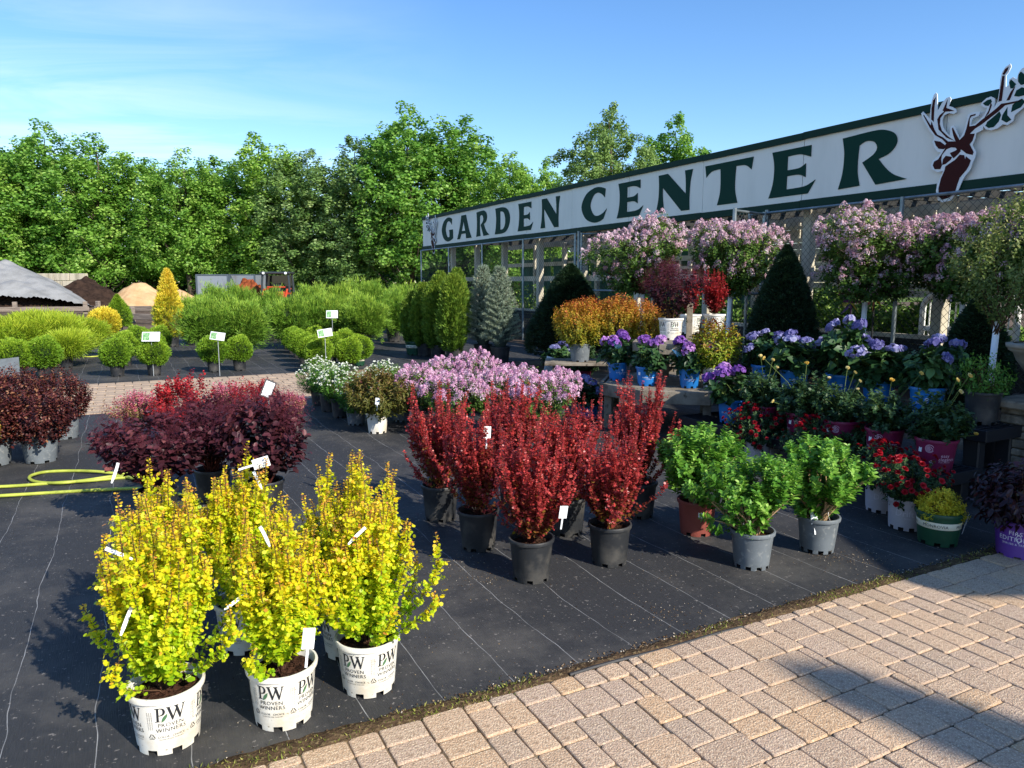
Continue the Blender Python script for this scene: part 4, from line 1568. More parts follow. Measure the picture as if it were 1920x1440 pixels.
M_purple = pmat('purple_pot_plastic', '#5f3597', rough=.45, spec=.4, col2='#6e4a9a', nscale=5)
M_green_p = pmat('dark_green_pot_plastic', '#1d4a34', rough=.45, spec=.4, col2='#183f2c', nscale=5)
M_ltgrey = pmat('pale_grey_pot_plastic', '#b4afb6', rough=.55, spec=.3, col2='#a39ea6', nscale=4)
M_soilpot = pmat('bark_potting_mix', '#4a3226', rough=.95, spec=.1, col2='#2b1c14', nscale=40, bump=1.0, bscale=70)
M_black = pmat('black_ink', '#23262a', rough=.6)
M_inkw = pmat('white_ink', '#e8e6ec', rough=.6)
M_inkp = pmat('pink_ink', '#e0b6c4', rough=.6)
M_inkg = pmat('green_leaf_ink', '#4c7350', rough=.6)
M_band = pmat('cream_band', '#d9d3bd', rough=.6)
M_plastic = pmat('white_label_plastic', '#e9ecee', rough=.4, spec=.4)

GP = [(0, 0), (.36, 0), (.36, .04), (.25, .06), (.25, .44), (.38, .43, T_), (.56, .50, T_), (.64, .70, T_), (.56, .92, T_), (.36, 1.0, T_), (0, 1.0), (0, .96), (.11, .94), (.11, .06), (0, .04)]
GPH = [(.25, .94), (.36, .94, T_), (.46, .86, T_), (.49, .70, T_), (.44, .54, T_), (.34, .49, T_), (.25, .50)]
GW = [(0, 1), (.30, 1), (.30, .96), (.235, .94), (.42, .27), (.60, .80), (.555, .94), (.49, .96), (.49, 1), (.80, 1), (.80, .96), (.72, .94), (.88, .30), (1.05, .93), (.98, .96), (.98, 1), (1.20, 1), (1.20, .96), (1.13, .94), (.86, 0), (.80, 0), (.63, .60), (.40, 0), (.34, 0), (.07, .94), (0, .96)]


def wrap(mb, polys, th0, z0, rad, off=.0012, sx=1.0):
    vs_, fs_ = polys
    out = []
    for x, y in vs_:
        z = z0 + y
        r_ = rad(z) + off
        th = th0 + x * sx / r_
        out.append((r_ * math.cos(th), r_ * math.sin(th), z))
    mb.add(out, fs_)


def shift(polys, dx, dy, s=1.0):
    return [(x * s + dx, y * s + dy) for x, y in polys[0]], polys[1]


_pw = {}


def pw_print(rad, mats=None):
    """five copies of the printed block round the pot: black ink mesh, green leaf mesh"""
    if not _pw:
        _pw['P'] = poly_fill([scurve(GP, 4), scurve(GPH, 4)])
        _pw['W'] = poly_fill([GW])
        _pw['leaf'] = poly_fill([scurve([(0, 0), (.10, .06, T_), (.20, .20, T_), (.24, .38), (.10, .28, T_), (.02, .14, T_)], 4)])
        _pw['pr'] = text_polys('PROVEN', .024, spacing=1.08)
        _pw['wi'] = text_polys('WINNERS', .024, spacing=1.08)
        _pw['co'] = text_polys('COLOR   CHOICE', .0125)
        _pw['fl'] = text_polys('FLOWERING SHRUBS', .0075, spacing=1.3)
        _pw['ln'] = poly_fill([[(-.058, 0), (.058, 0), (.058, .0012), (-.058, .0012)]])
        tri = []
        for k in range(3):
            a0 = math.pi / 2 + k * 2.0944
            p0 = Vector((math.cos(a0), math.sin(a0))) * .016
            p1 = Vector((math.cos(a0 + 2.0944), math.sin(a0 + 2.0944))) * .016
            q0, q1 = p0.lerp(p1, .12), p0.lerp(p1, .82)
            nn = Vector((-(q1 - q0).y, (q1 - q0).x)).normalized() * .0016
            tri.append([tuple(q0 + nn), tuple(q0 - nn), tuple(q1 - nn), tuple(q1 + nn)])
        _pw['tri'] = tri
        _pw['tri5'] = text_polys('5', .011)
        _pw['tiny'] = text_polys('PLANT PROVEN WINNERS BRAND', .005)
    ink, gr = MB(), MB()
    for k in range(1):
        th = -math.pi / 2
        h = .060
        wrap(ink, shift(_pw['P'], -.057, .150, h), th, 0, rad)
        wrap(ink, shift(_pw['W'], -.055 + .66 * h, .150, h), th, 0, rad)
        wrap(gr, shift(_pw['leaf'], -.057 + .40 * h, .147, .095), th, 0, rad, .0018)
        wrap(ink, shift(_pw['pr'], 0, .126), th, 0, rad)
        wrap(ink, shift(_pw['wi'], 0, .104), th, 0, rad)
        wrap(ink, shift(_pw['ln'], 0, .097), th, 0, rad)
        wrap(ink, shift(_pw['co'], 0, .078), th, 0, rad)
        wrap(ink, shift(_pw['fl'], 0, .068), th, 0, rad)
        th2 = th + math.pi / 5 + .06
        for q in _pw['tri']:
            wrap(ink, ([(x, y) for x, y in q], [(0, 1, 2, 3)]), th2, .085, rad)
        wrap(ink, _pw['tri5'], th2, .080, rad)
        rt_ = ([(-y, x) for x, y in _pw['tiny'][0]], _pw['tiny'][1])
        for dxx in (-.008, 0, .008):
            wrap(ink, shift(rt_, dxx, .155), th2, 0, rad)
    return [('lettering', ink.mesh('lettering', M_black), 5), ('leaf_logo', gr.mesh('leaf_logo', M_inkg), 5)]


def spiral(mb, cx, cz, rmax, rad, th0, wd=.0016):
    for (r_, a0, a1) in ((rmax, .4, 5.9), (rmax * .78, 1.6, 6.6), (rmax * .55, 0, 5.2), (rmax * .34, 1.2, 6.6), (rmax * .15, 0, 6.0)):
        n = 26
        pts = []
        for sgn in (1, -1):
            rng2 = range(n + 1) if sgn > 0 else range(n, -1, -1)
            for i in rng2:
                a = a0 + (a1 - a0) * i / n
                q = r_ * (1 - .06 * i / n) + sgn * wd
                pts.append((cx + q * math.cos(a), cz + q * math.sin(a)))
        m = n + 1
        vs_ = pts
        fs_ = [(i, i + 1, 2 * m - 2 - i, 2 * m - 1 - i) for i in range(n)]
        wrap(mb, (vs_, fs_), th0, 0, rad)


STYLES = {
    'pw': dict(rt=.142, rb=.116, h=.25, mat=M_wpot, notch=8),
    'black': dict(rt=.128, rb=.104, h=.25, mat=M_bpot, notch=6),
    'grey': dict(rt=.122, rb=.098, h=.22, mat=M_gpot, notch=10),
    'bigblack': dict(rt=.20, rb=.165, h=.34, mat=M_bpot, notch=6),
    'biggrey': dict(rt=.155, rb=.125, h=.26, mat=M_gpot, notch=6),
    'terra': dict(rt=.125, rb=.102, h=.23, mat=M_terra, notch=6),
    'blue': dict(rt=.118, rb=.092, h=.21, mat=M_blue, notch=8),
    'maroon': dict(rt=.14, rb=.112, h=.235, mat=M_maroon, notch=10),
    'purple': dict(rt=.145, rb=.118, h=.235, mat=M_purple, notch=8),
    'greenband': dict(rt=.135, rb=.112, h=.21, mat=M_green_p, notch=8),
    'ltgrey': dict(rt=.12, rb=.105, h=.21, mat=M_ltgrey, notch=10),
    'plainwhite': dict(rt=.118, rb=.095, h=.22, mat=M_wpot, notch=8),
}
_pots = {}


def pot_parts(style):
    if style in _pots:
        return _pots[style]
    s = STYLES[style]
    rt, rb, h = s['rt'], s['rb'], s['h']
    rad = lambda z: rb + (rt - .004 - rb) * min(1, max(0, z) / (h - .022))
    m = MB()
    N = 40
    prof = [(rb, 0), (rad(.022), .022), (rad(h * .5), h * .5), (rt - .004, h - .024), (rt + .005, h - .022), (rt + .007, h - .006), (rt + .004, h), (rt - .004, h), (rt - .007, h - .006), (rt - .010, h - .05), (rb - .003, .024), (.001, .024)]
    step = max(2, N // s['notch'])
    m.lathe(prof, n=N, skip=lambda i, k: i == 0 and k % step in (0, 1) and s['notch'])
    pot = m.mesh('pot', s['mat'], smooth=False)
    pot.polygons.foreach_set('use_smooth', [True] * len(pot.polygons))
    try:
        pot.set_sharp_from_angle(angle=math.radians(35))
    except Exception:
        pass
    # soil with bark chips
    rs = random.Random(len(_pots) + 3)
    sm = MB()
    zr = h - .04
    R_ = rt - .0105
    rings = 6
    base = []
    sm.v.append((0, 0, zr + .008)); 
    for j in range(1, rings + 1):
        for k in range(20):
            an = 2 * math.pi * (k + .5 * (j % 2)) / 20
            q = R_ * j / rings
            sm.v.append((q * math.cos(an), q * math.sin(an), zr + rs.uniform(-.006, .008) * (j < rings)))
    for k in range(20):
        sm.f.append((0, 1 + k, 1 + (k + 1) % 20))
    for j in range(1, rings):
        for k in range(20):
            a0 = 1 + (j - 1) * 20
            sm.f.append((a0 + k, a0 + 20 + k, a0 + 20 + (k + 1) % 20, a0 + (k + 1) % 20))
    for _ in range(90):
        an, q = rs.uniform(0, 6.28), R_ * .92 * math.sqrt(rs.random())
        sm.box((q * math.cos(an), q * math.sin(an), zr + .007), (rs.uniform(.006, .018), rs.uniform(.003, .007), .003), rz=rs.uniform(0, 3), rx=rs.uniform(-.6, .6))
    soil = sm.mesh('soil', M_soilpot)
    prints = []
    if style == 'pw':
        prints = pw_print(rad)
    elif style == 'maroon':
        ik = MB()
        for th in (-math.pi / 2,):
            spiral(ik, -.055, .170, .030, rad, th)
            spiral(ik, -.035, .070, .014, rad, th, .0009)
            wrap(ik, text_polys('easy', .036), th, .118, rad, sx=1) if False else None
            wrap(ik, shift(text_polys('easy', .036, 'LEFT'), .022, .112), th, 0, rad)
            wrap(ik, shift(text_polys('elegance', .036, 'LEFT'), .005, .084), th, 0, rad)
            wrap(ik, shift(text_polys('ROSES COLLECTION', .009, 'LEFT'), .010, .070), th, 0, rad)
        prints = [('lettering', ik.mesh('lettering', M_inkp), 3)]
    elif style == 'blue':
        ik = MB()
        for th in (-math.pi / 2,):
            spiral(ik, 0, .125, .012, rad, th, .0018)
            wrap(ik, shift(text_polys('Endless Summer', .022), 0, .090), th, 0, rad)
            wrap(ik, shift(text_polys('HYDRANGEAS', .010), 0, .076), th, 0, rad)
        prints = [('lettering', ik.mesh('lettering', M_inkw), 3)]
    elif style == 'purple':
        ik = MB()
        for th in (-math.pi / 2,):
            wrap(ik, shift(text_polys('FIRST', .036, spacing=1.15), .015, .155), th, 0, rad)
            wrap(ik, shift(text_polys('EDITIONS', .038, spacing=1.1), 0, .118), th, 0, rad)
            wrap(ik, shift(text_polys('SHRUBS & TREES', .017, spacing=1.1), 0, .094), th, 0, rad)
            lf = poly_fill([scurve([(0, -.02), (.012, .0, T_), (.013, .018, T_), (.0, .04), (-.013, .018, T_), (-.012, 0, T_)], 4), scurve([(0, -.014), (.009, .0, T_), (.010, .018, T_), (.0, .034), (-.010, .018, T_), (-.009, 0, T_)], 4)])
            wrap(ik, shift(lf, .02, .128), th, 0, rad)
        prints = [('lettering', ik.mesh('lettering', M_inkw), 3)]
    elif style == 'greenband':
        bd = MB()
        N2 = 40
        bd.lathe([(rad(.112) + .001, .112), (rad(.112) + .0018, .113), (rad(.155) + .0018, .154), (rad(.155) + .001, .155)], n=N2)
        ik = MB()
        for th in (-math.pi / 2,):
            wrap(ik, shift(text_polys('MONROVIA', .027, spacing=1.05), 0, .124), th, 0, lambda z: rad(z) + .0016)
        prints = [('band', bd.mesh('band', M_band, smooth=True), 1), ('lettering', ik.mesh('lettering', M_black), 4)]
    elif style == 'ltgrey':
        ik = MB()
        for th in (-math.pi / 2,):
            wrap(ik, shift(text_polys('Drift', .06), 0, .10), th, 0, rad)
            wrap(ik, shift(text_polys('ROSES', .014), .02, .08), th, 0, rad)
        prints = [('lettering', ik.mesh('lettering', pmat('faded_white_ink', '#c4c0c8', rough=.6)), 3)]
    _pots[style] = (pot, soil, prints, h - .04)
    return _pots[style]


_tagmesh = {}


def tag_mesh(kind):
    """white plastic plant labels: a bent strip or a picture card"""
    if kind in _tagmesh:
        return _tagmesh[kind]
    m = MB()
    if kind == 'strip':
        n = 8
        for i in range(n + 1):
            t = i / n
            y = .02 * math.sin(t * 1.9); z = .10 * t - .012 * t * t
            w_ = .006 if t > .25 else .003 + .012 * t
            for sx in (-1, 1):
                m.v.append((sx * w_, y, z)); m.v.append((sx * w_, y + .0012, z))
        for i in range(n):
            k = i * 4
            for a_, b_ in ((0, 2), (2, 3), (3, 1), (1, 0)):
                m.f.append((k + a_, k + b_, k + 4 + b_, k + 4 + a_))
        m.f.append((0, 1, 3, 2)); m.f.append((n * 4, n * 4 + 2, n * 4 + 3, n * 4 + 1))
        me = m.mesh('plant_label', M_plastic)
    else:
        if kind == 'bluecard':
            m.box((0, 0, .075), (.075, .0016, .14))
        m.box((0, 0, .035), (.045, .0013, .07))
        m.box((0, 0, -.03), (.009, .0014, .065))
        me = m.mesh('plant_label', M_plastic if kind == 'card' else pmat('light_blue_card', '#7ec4dc', rough=.5, col2='#d8e6ea', nscale=28, nlo=.52, nhi=.58))
    _tagmesh[kind] = me
    return me


def sticker_mesh():
    if 'st' not in _tagmesh:
        _tagmesh['st'] = MB().box((0, 0, 0), (.028, .0016, .038)).mesh('price_sticker', M_plastic)
    return _tagmesh['st']


# ------------------------------------------------------------------ plant kinds
M_stem = pmat('brown_twigs', '#5f4634', rough=.85, spec=.15, col2='#45332a', nscale=20)
M_stemr = pmat('red_brown_twigs', '#5e3028', rough=.8, spec=.15)
M_stemg = pmat('green_stems', '#5b6b34', rough=.7, spec=.2)
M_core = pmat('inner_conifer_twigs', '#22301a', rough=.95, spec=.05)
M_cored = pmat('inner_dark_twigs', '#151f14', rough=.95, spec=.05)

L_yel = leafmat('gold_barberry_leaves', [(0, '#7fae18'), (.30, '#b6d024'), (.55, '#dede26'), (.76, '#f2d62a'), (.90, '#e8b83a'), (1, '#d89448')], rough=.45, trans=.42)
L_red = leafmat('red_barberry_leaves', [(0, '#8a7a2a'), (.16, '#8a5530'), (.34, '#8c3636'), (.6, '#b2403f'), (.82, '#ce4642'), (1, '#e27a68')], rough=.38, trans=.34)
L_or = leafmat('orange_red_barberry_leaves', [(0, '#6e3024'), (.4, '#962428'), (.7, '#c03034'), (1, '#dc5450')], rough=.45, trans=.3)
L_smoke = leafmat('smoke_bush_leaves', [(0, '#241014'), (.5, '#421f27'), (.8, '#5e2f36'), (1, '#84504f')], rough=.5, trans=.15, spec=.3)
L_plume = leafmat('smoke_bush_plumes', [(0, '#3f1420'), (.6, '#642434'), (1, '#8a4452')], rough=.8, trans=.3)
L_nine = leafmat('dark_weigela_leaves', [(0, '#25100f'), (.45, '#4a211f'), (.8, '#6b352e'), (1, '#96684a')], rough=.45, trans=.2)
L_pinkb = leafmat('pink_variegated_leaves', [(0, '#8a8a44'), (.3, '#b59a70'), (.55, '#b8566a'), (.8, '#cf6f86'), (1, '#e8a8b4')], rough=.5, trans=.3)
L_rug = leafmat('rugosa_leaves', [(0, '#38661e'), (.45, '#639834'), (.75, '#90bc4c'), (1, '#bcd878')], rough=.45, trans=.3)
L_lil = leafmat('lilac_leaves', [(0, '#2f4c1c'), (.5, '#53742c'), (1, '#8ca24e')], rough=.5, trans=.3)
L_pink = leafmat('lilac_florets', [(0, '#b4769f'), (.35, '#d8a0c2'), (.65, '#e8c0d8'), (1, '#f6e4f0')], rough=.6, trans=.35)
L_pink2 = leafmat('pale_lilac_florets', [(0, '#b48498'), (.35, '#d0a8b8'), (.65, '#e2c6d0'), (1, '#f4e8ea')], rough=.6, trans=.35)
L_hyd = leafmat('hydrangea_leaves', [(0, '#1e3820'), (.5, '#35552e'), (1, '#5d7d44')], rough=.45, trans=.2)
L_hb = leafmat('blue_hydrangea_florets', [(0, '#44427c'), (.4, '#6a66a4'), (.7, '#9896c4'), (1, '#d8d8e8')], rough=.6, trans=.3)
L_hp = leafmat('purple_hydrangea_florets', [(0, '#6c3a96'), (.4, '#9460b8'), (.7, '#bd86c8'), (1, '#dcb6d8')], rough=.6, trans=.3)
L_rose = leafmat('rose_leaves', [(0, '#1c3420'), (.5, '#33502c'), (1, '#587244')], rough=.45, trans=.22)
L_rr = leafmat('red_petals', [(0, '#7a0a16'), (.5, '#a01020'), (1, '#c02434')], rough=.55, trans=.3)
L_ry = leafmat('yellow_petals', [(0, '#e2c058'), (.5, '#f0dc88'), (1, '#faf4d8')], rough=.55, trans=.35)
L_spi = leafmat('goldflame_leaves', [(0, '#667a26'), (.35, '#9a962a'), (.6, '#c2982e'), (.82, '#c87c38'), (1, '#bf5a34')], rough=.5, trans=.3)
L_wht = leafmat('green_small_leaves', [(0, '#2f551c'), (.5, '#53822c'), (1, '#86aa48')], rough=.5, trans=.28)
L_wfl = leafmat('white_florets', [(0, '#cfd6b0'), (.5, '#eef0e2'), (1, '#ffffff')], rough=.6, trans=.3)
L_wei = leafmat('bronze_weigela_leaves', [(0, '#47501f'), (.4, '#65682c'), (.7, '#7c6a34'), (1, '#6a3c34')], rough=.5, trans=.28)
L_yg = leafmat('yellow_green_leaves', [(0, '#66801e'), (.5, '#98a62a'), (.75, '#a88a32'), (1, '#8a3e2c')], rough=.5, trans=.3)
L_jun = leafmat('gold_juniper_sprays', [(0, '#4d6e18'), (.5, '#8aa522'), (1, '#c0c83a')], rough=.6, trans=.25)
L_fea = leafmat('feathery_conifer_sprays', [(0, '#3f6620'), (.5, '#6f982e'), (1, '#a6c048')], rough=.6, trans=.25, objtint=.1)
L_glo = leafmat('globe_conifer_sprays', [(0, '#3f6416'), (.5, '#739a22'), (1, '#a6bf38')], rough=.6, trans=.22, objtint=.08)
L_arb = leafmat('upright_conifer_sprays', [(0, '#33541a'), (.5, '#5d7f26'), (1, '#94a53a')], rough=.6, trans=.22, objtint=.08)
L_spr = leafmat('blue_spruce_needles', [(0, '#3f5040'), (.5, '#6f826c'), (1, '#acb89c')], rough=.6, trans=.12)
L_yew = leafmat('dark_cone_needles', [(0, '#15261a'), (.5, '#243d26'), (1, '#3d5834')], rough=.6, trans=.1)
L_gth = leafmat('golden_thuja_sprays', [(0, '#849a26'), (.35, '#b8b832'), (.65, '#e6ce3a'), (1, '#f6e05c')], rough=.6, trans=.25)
L_dkp = leafmat('dark_purple_foliage', [(0, '#15090d'), (.5, '#2e161d'), (1, '#4b2a30')], rough=.4, trans=.1, spec=.4)
L_ysp = leafmat('bright_yellow_mound', [(0, '#8f9420'), (.5, '#cdc02a'), (1, '#eedc48')], rough=.55, trans=.3)

cone = lambda f: max(.03, (1 - f) ** .82) * min(1, f / .06 + .55)
egg_cone = lambda f: max(.03, (1 - f ** 1.9) ** .85) * min(1, f / .08 + .6)
column = lambda f: max(.05, math.sin(math.pi * min(1, f * .86 + .10)) ** .5 * (1 if f < .7 else 1 - ((f - .7) / .3) ** 2 * .55))
bullet = lambda f: max(.05, (1 - f ** 2.2)) * min(1, .78 + f * .8)

_kinds = {}


def stem_part(mb, mat):
    return ('stems', mb.mesh('stems', mat), None)


def kind_parts(k):
    if k in _kinds:
        return _kinds[k]
    P = []
    if k in ('gold_a', 'gold_b', 'gold_c'):
        i = 'abc'.index(k[-1])
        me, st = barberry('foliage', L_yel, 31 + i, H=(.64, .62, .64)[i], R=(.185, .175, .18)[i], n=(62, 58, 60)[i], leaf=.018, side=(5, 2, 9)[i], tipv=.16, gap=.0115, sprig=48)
        P = [('foliage', me, 'stuff'), stem_part(st, M_stem)]
    elif k in ('red_a', 'red_b', 'red_c'):
        i = 'abc'.index(k[-1])
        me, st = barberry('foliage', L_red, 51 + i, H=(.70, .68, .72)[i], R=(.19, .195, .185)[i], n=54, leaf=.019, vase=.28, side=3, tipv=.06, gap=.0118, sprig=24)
        P = [('foliage', me, 'stuff'), stem_part(st, M_stemr)]
    elif k == 'red_slim':
        me, st = barberry('foliage', L_or, 58, H=.66, R=.11, n=24, leaf=.019, vase=.3, tipv=0)
        P = [('foliage', me, 'stuff'), stem_part(st, M_stemr)]
    elif k == 'red_bush':
        me, st, tp, T = shrub('foliage', L_or, 61, (0, 0, .24), (.28, .28, .26), n_sh=380, per=14, leaf=.028, wid=.8, sh_len=.15, shape='o6', up=1.0, vtop=.3, amp=.34)
        P = [('foliage', me, 'stuff'), stem_part(st, M_stemr)]
    elif k == 'pink_bush':
        me, st, tp, T = shrub('foliage', L_pinkb, 62, (0, 0, .18), (.26, .26, .21), n_sh=380, per=14, leaf=.023, wid=.8, sh_len=.12, shape='o6', up=.7, vtop=.75, amp=.26)
        P = [('foliage', me, 'stuff'), stem_part(st, M_stemr)]
    elif k in ('smoke_a', 'smoke_b'):
        sd = 71 if k[-1] == 'a' else 72
        me, st, tp, T = shrub('foliage', L_smoke, sd, (0, 0, .34), (.35, .33, .22), n_sh=150, per=9, leaf=.062, wid=.74, sh_len=.13, up=.2, base=(0, 0, 0), stemr=.004, vtop=.35, zmin=.10, shape='f6')
        r2 = np.random.default_rng(sd)
        sel = tp[tp[:, 2] > .34][:30]
        n = len(sel) * 380
        c = np.repeat(sel, 380, 0)
        q = r2.normal(size=(n, 3)) * np.array([.045, .045, .042]) + np.array([0, 0, .03])
        D = unit(r2.normal(size=(n, 3)))
        pl = leaf_mesh('plumes', L_plume, [(c + q, D, r2.normal(size=(n, 3)), r2.uniform(.008, .02, n), .0016, r2.normal(.5, .25, n), 'r4')])
        P = [('foliage', me, 'stuff'), ('plumes', pl, 'stuff'), stem_part(st, M_stemr)]
    elif k == 'smoke_tree':
        me, st, tp, T = shrub('foliage', L_smoke, 75, (0, 0, .38), (.36, .32, .26), n_sh=120, per=8, leaf=.055, wid=.74, sh_len=.13, up=.2, zmin=.10, stemr=.005, shape='f6', n_stem=16)
        r2 = np.random.default_rng(5)
        sel = tp[tp[:, 2] > .38][:44]
        n = len(sel) * 420
        c = np.repeat(sel, 420, 0)
        q = r2.normal(size=(n, 3)) * .042 + np.array([0, 0, .03])
        pl = leaf_mesh('plumes', L_plume, [(c + q, unit(r2.normal(size=(n, 3))), r2.normal(size=(n, 3)), r2.uniform(.008, .02, n), .0016, r2.normal(.6, .25, n), 'r4')])
        P = [('foliage', me, 'stuff'), ('plumes', pl, 'stuff'), stem_part(st, M_stem)]
    elif k == 'dark_weigela':
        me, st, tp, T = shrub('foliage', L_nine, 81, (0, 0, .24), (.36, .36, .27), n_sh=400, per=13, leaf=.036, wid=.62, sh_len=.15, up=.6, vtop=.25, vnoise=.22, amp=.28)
        P = [('foliage', me, 'stuff'), stem_part(st, M_stemr)]
    elif k in ('rugosa_a', 'rugosa_b'):
        sd = 91 if k[-1] == 'a' else 92
        me, st, tp, T = shrub('foliage', L_rug, sd, (0, 0, .29), (.30, .28, .21), n_sh=150, per=10, leaf=.043, wid=.58, sh_len=.12, up=.45, whorl=3, amp=.34, fill=.3, base=(0, 0, 0), stemr=.0045, zmin=.06, vtop=.25, n_stem=46)
        P = [('foliage', me, 'stuff'), stem_part(st, pmat('pale_tan_canes', '#a88a68', rough=.8))]
    elif k in ('lilac_a', 'lilac_b'):
        sd = 101 if k[-1] == 'a' else 102
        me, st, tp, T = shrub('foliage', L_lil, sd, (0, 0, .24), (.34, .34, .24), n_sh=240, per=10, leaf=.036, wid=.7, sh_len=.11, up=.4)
        sel = tp[:, 2] > .22
        fl = panicles('blossoms', L_pink, sd, tp[sel], T[sel] + np.array([0, 0, .2]), length=.055, r=.052, per=74, floret=.0145)
        P = [('foliage', me, 'stuff'), ('blossoms', fl, 'stuff'), stem_part(st, M_stem)]
    elif k in ('lilac_std', 'lilac_std2', 'lilac_std3'):
        sd = {'lilac_std': 105, 'lilac_std2': 106, 'lilac_std3': 107}[k]
        me, st, tp, T = shrub('foliage', L_lil, sd, (0, 0, 1.68), (.74, .74, .62), n_sh=1150, per=10, leaf=.052, wid=.7, sh_len=.17, up=.3, base=(0, 0, 1.12), stemr=.006, zmin=1.02, amp=.24, fill=.35, n_stem=80)
        r2 = np.random.default_rng(sd)
        pr = np.clip((tp[:, 2] - 1.22) * 1.15, .06, .85) * (.2 if k == 'lilac_std3' else .9) * (np.sin(tp[:, 0] * 9 + sd) * np.sin(tp[:, 1] * 8) + np.sin(tp[:, 2] * 11 + sd) * .5 > -.38)
        sel = r2.random(len(tp)) < pr
        fl = panicles('blossoms', L_pink2, sd, tp[sel], T[sel] + np.array([0, 0, .4]), length=.07, r=.07, per=66, floret=.021)
        st2 = MB(); st2.tube([(0, 0, -.02), (.015, .01, .5), (0, 0, 1.15), (0, .01, 1.4)], [.021, .019, .017, .012], n=8)
        gd = MB(); gd.tube([(0, 0, .06), (.015, .01, .5), (.0, 0, 1.08)], [.034, .034, .033], n=12)
        P = [('foliage', me, 'stuff'), ('blossoms', fl, 'stuff'), ('branches', st.mesh('branches', M_stem), None), ('trunk', st2.mesh('trunk', M_stem), None), ('trunk_guard', gd.mesh('trunk_guard', M_plastic, smooth=True), None)]
    elif k in ('hydra_blue', 'hydra_blue2', 'hydra_purple', 'hydra_purple2'):
        sd = {'hydra_blue': 111, 'hydra_blue2': 112, 'hydra_purple': 113, 'hydra_purple2': 114}[k]
        me, st, tp, T = shrub('foliage', L_hyd, sd, (0, 0, .16), (.22, .22, .17), n_sh=46, per=5, leaf=.095, wid=.68, sh_len=.08, up=.3, droop=.25, whorl=2, stemr=.004, n_stem=30, fill=.4)
        r2 = np.random.default_rng(sd)
        o = np.argsort(-tp[:, 2] + r2.normal(0, .05, len(tp)))[:(6 if 'blue' in k else 7)]
        fl = mopheads('blossoms', L_hb if 'blue' in k else L_hp, sd, tp[o] + np.array([0, 0, .03]), T[o] + np.array([0, -.35, .5]), r=.054 if 'blue' in k else .066, per=40 if 'blue' in k else 60, floret=.036, flat=.4 if 'blue' in k else .85)
        P = [('foliage', me, 'stuff'), ('blossoms', fl, 'stuff'), stem_part(st, M_stemg)]
    elif k in ('rose_yellow_a', 'rose_yellow_b'):
        sd = 121 if k[-1] == 'a' else 122
        me, st, tp, T = shrub('foliage', L_rose, sd, (0, 0, .17), (.24, .24, .19), n_sh=110, per=8, leaf=.045, wid=.7, sh_len=.12, up=.3, whorl=2, fill=.3)
        r2 = np.random.default_rng(sd)
        n = 5
        an = r2.uniform(0, 6.28, n); q = r2.uniform(.05, .28, n)
        tips = np.stack([np.cos(an) * q, np.sin(an) * q - .05, r2.uniform(.30, .48, n)], 1)
        tips[0] = (.24, -.16, .13); tips[1] = (-.16, -.2, .10)
        for p in tips:
            st.tube([(0, 0, .05), tuple(np.array(p) * [.4, .4, .6]), tuple(p)], [.003, .0025, .002], n=4, cap=False)
        fl = rosettes('blossoms', L_ry, sd, tips, np.stack([np.cos(an) * .4, np.sin(an) * .4 - .4, np.ones(n) * .6], 1), r=.027, rows=4, cup=.6)
        P = [('foliage', me, 'stuff'), ('blossoms', fl, 'stuff'), stem_part(st, M_stemg)]
    elif k in ('rose_red_a', 'rose_red_b'):
        sd = 125 if k[-1] == 'a' else 126
        me, st, tp, T = shrub('foliage', L_rose, sd, (0, 0, .13), (.26, .26, .17), n_sh=240, per=9, leaf=.024, wid=.62, sh_len=.09, up=.3, whorl=2)
        r2 = np.random.default_rng(sd)
        o = np.argsort(-(tp[:, 2] - .6 * tp[:, 1]) + r2.normal(0, .12, len(tp)))[:85]
        fl = rosettes('blossoms', L_rr, sd, tp[o] + T[o] * .02, T[o] + np.array([0, -.3, .4]), r=.0185, rows=3)
        P = [('foliage', me, 'stuff'), ('blossoms', fl, 'stuff'), stem_part(st, M_stemg)]
    elif k == 'goldflame':
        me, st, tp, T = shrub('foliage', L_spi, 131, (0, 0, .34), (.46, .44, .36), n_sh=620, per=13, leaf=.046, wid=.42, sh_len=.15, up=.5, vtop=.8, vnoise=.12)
        P = [('foliage', me, 'stuff'), stem_part(st, M_stem)]
    elif k in ('white_a', 'white_b'):
        sd = 135 if k[-1] == 'a' else 136
        me, st, tp, T = shrub('foliage', L_wht, sd, (0, 0, .20), (.29, .29, .25), n_sh=520, per=12, leaf=.028, wid=.5, sh_len=.09, up=.4)
        r2 = np.random.default_rng(sd)
        sel = (tp[:, 2] > .22) & (r2.random(len(tp)) < (.85 if k[-1] == 'a' else .3))
        fl = panicles('blossoms', L_wfl, sd, tp[sel], T[sel] + np.array([0, 0, .8]), length=.012, r=.022, per=22, floret=.011)
        P = [('foliage', me, 'stuff'), ('blossoms', fl, 'stuff'), stem_part(st, M_stem)]
    elif k == 'bronze_weigela':
        me, st, tp, T = shrub('foliage', L_wei, 141, (0, 0, .27), (.37, .36, .28), n_sh=330, per=12, leaf=.058, wid=.34, sh_len=.14, up=.45, vtop=.55)
        P = [('foliage', me, 'stuff'), stem_part(st, M_stem)]
    elif k == 'yellow_green':
        me, st, tp, T = shrub('foliage', L_yg, 145, (0, 0, .22), (.27, .27, .25), n_sh=190, per=10, leaf=.062, wid=.34, sh_len=.12, up=.5, vtop=.8)
        P = [('foliage', me, 'stuff'), stem_part(st, M_stem)]
    elif k == 'yellow_mound':
        me, st, tp, T = shrub('foliage', L_ysp, 147, (0, 0, .055), (.15, .15, .12), n_sh=760, per=9, leaf=.016, wid=.6, sh_len=.05, up=.4, zmin=-.02)
        P = [('foliage', me, 'stuff'), stem_part(st, M_stem)]
    elif k == 'dark_purple':
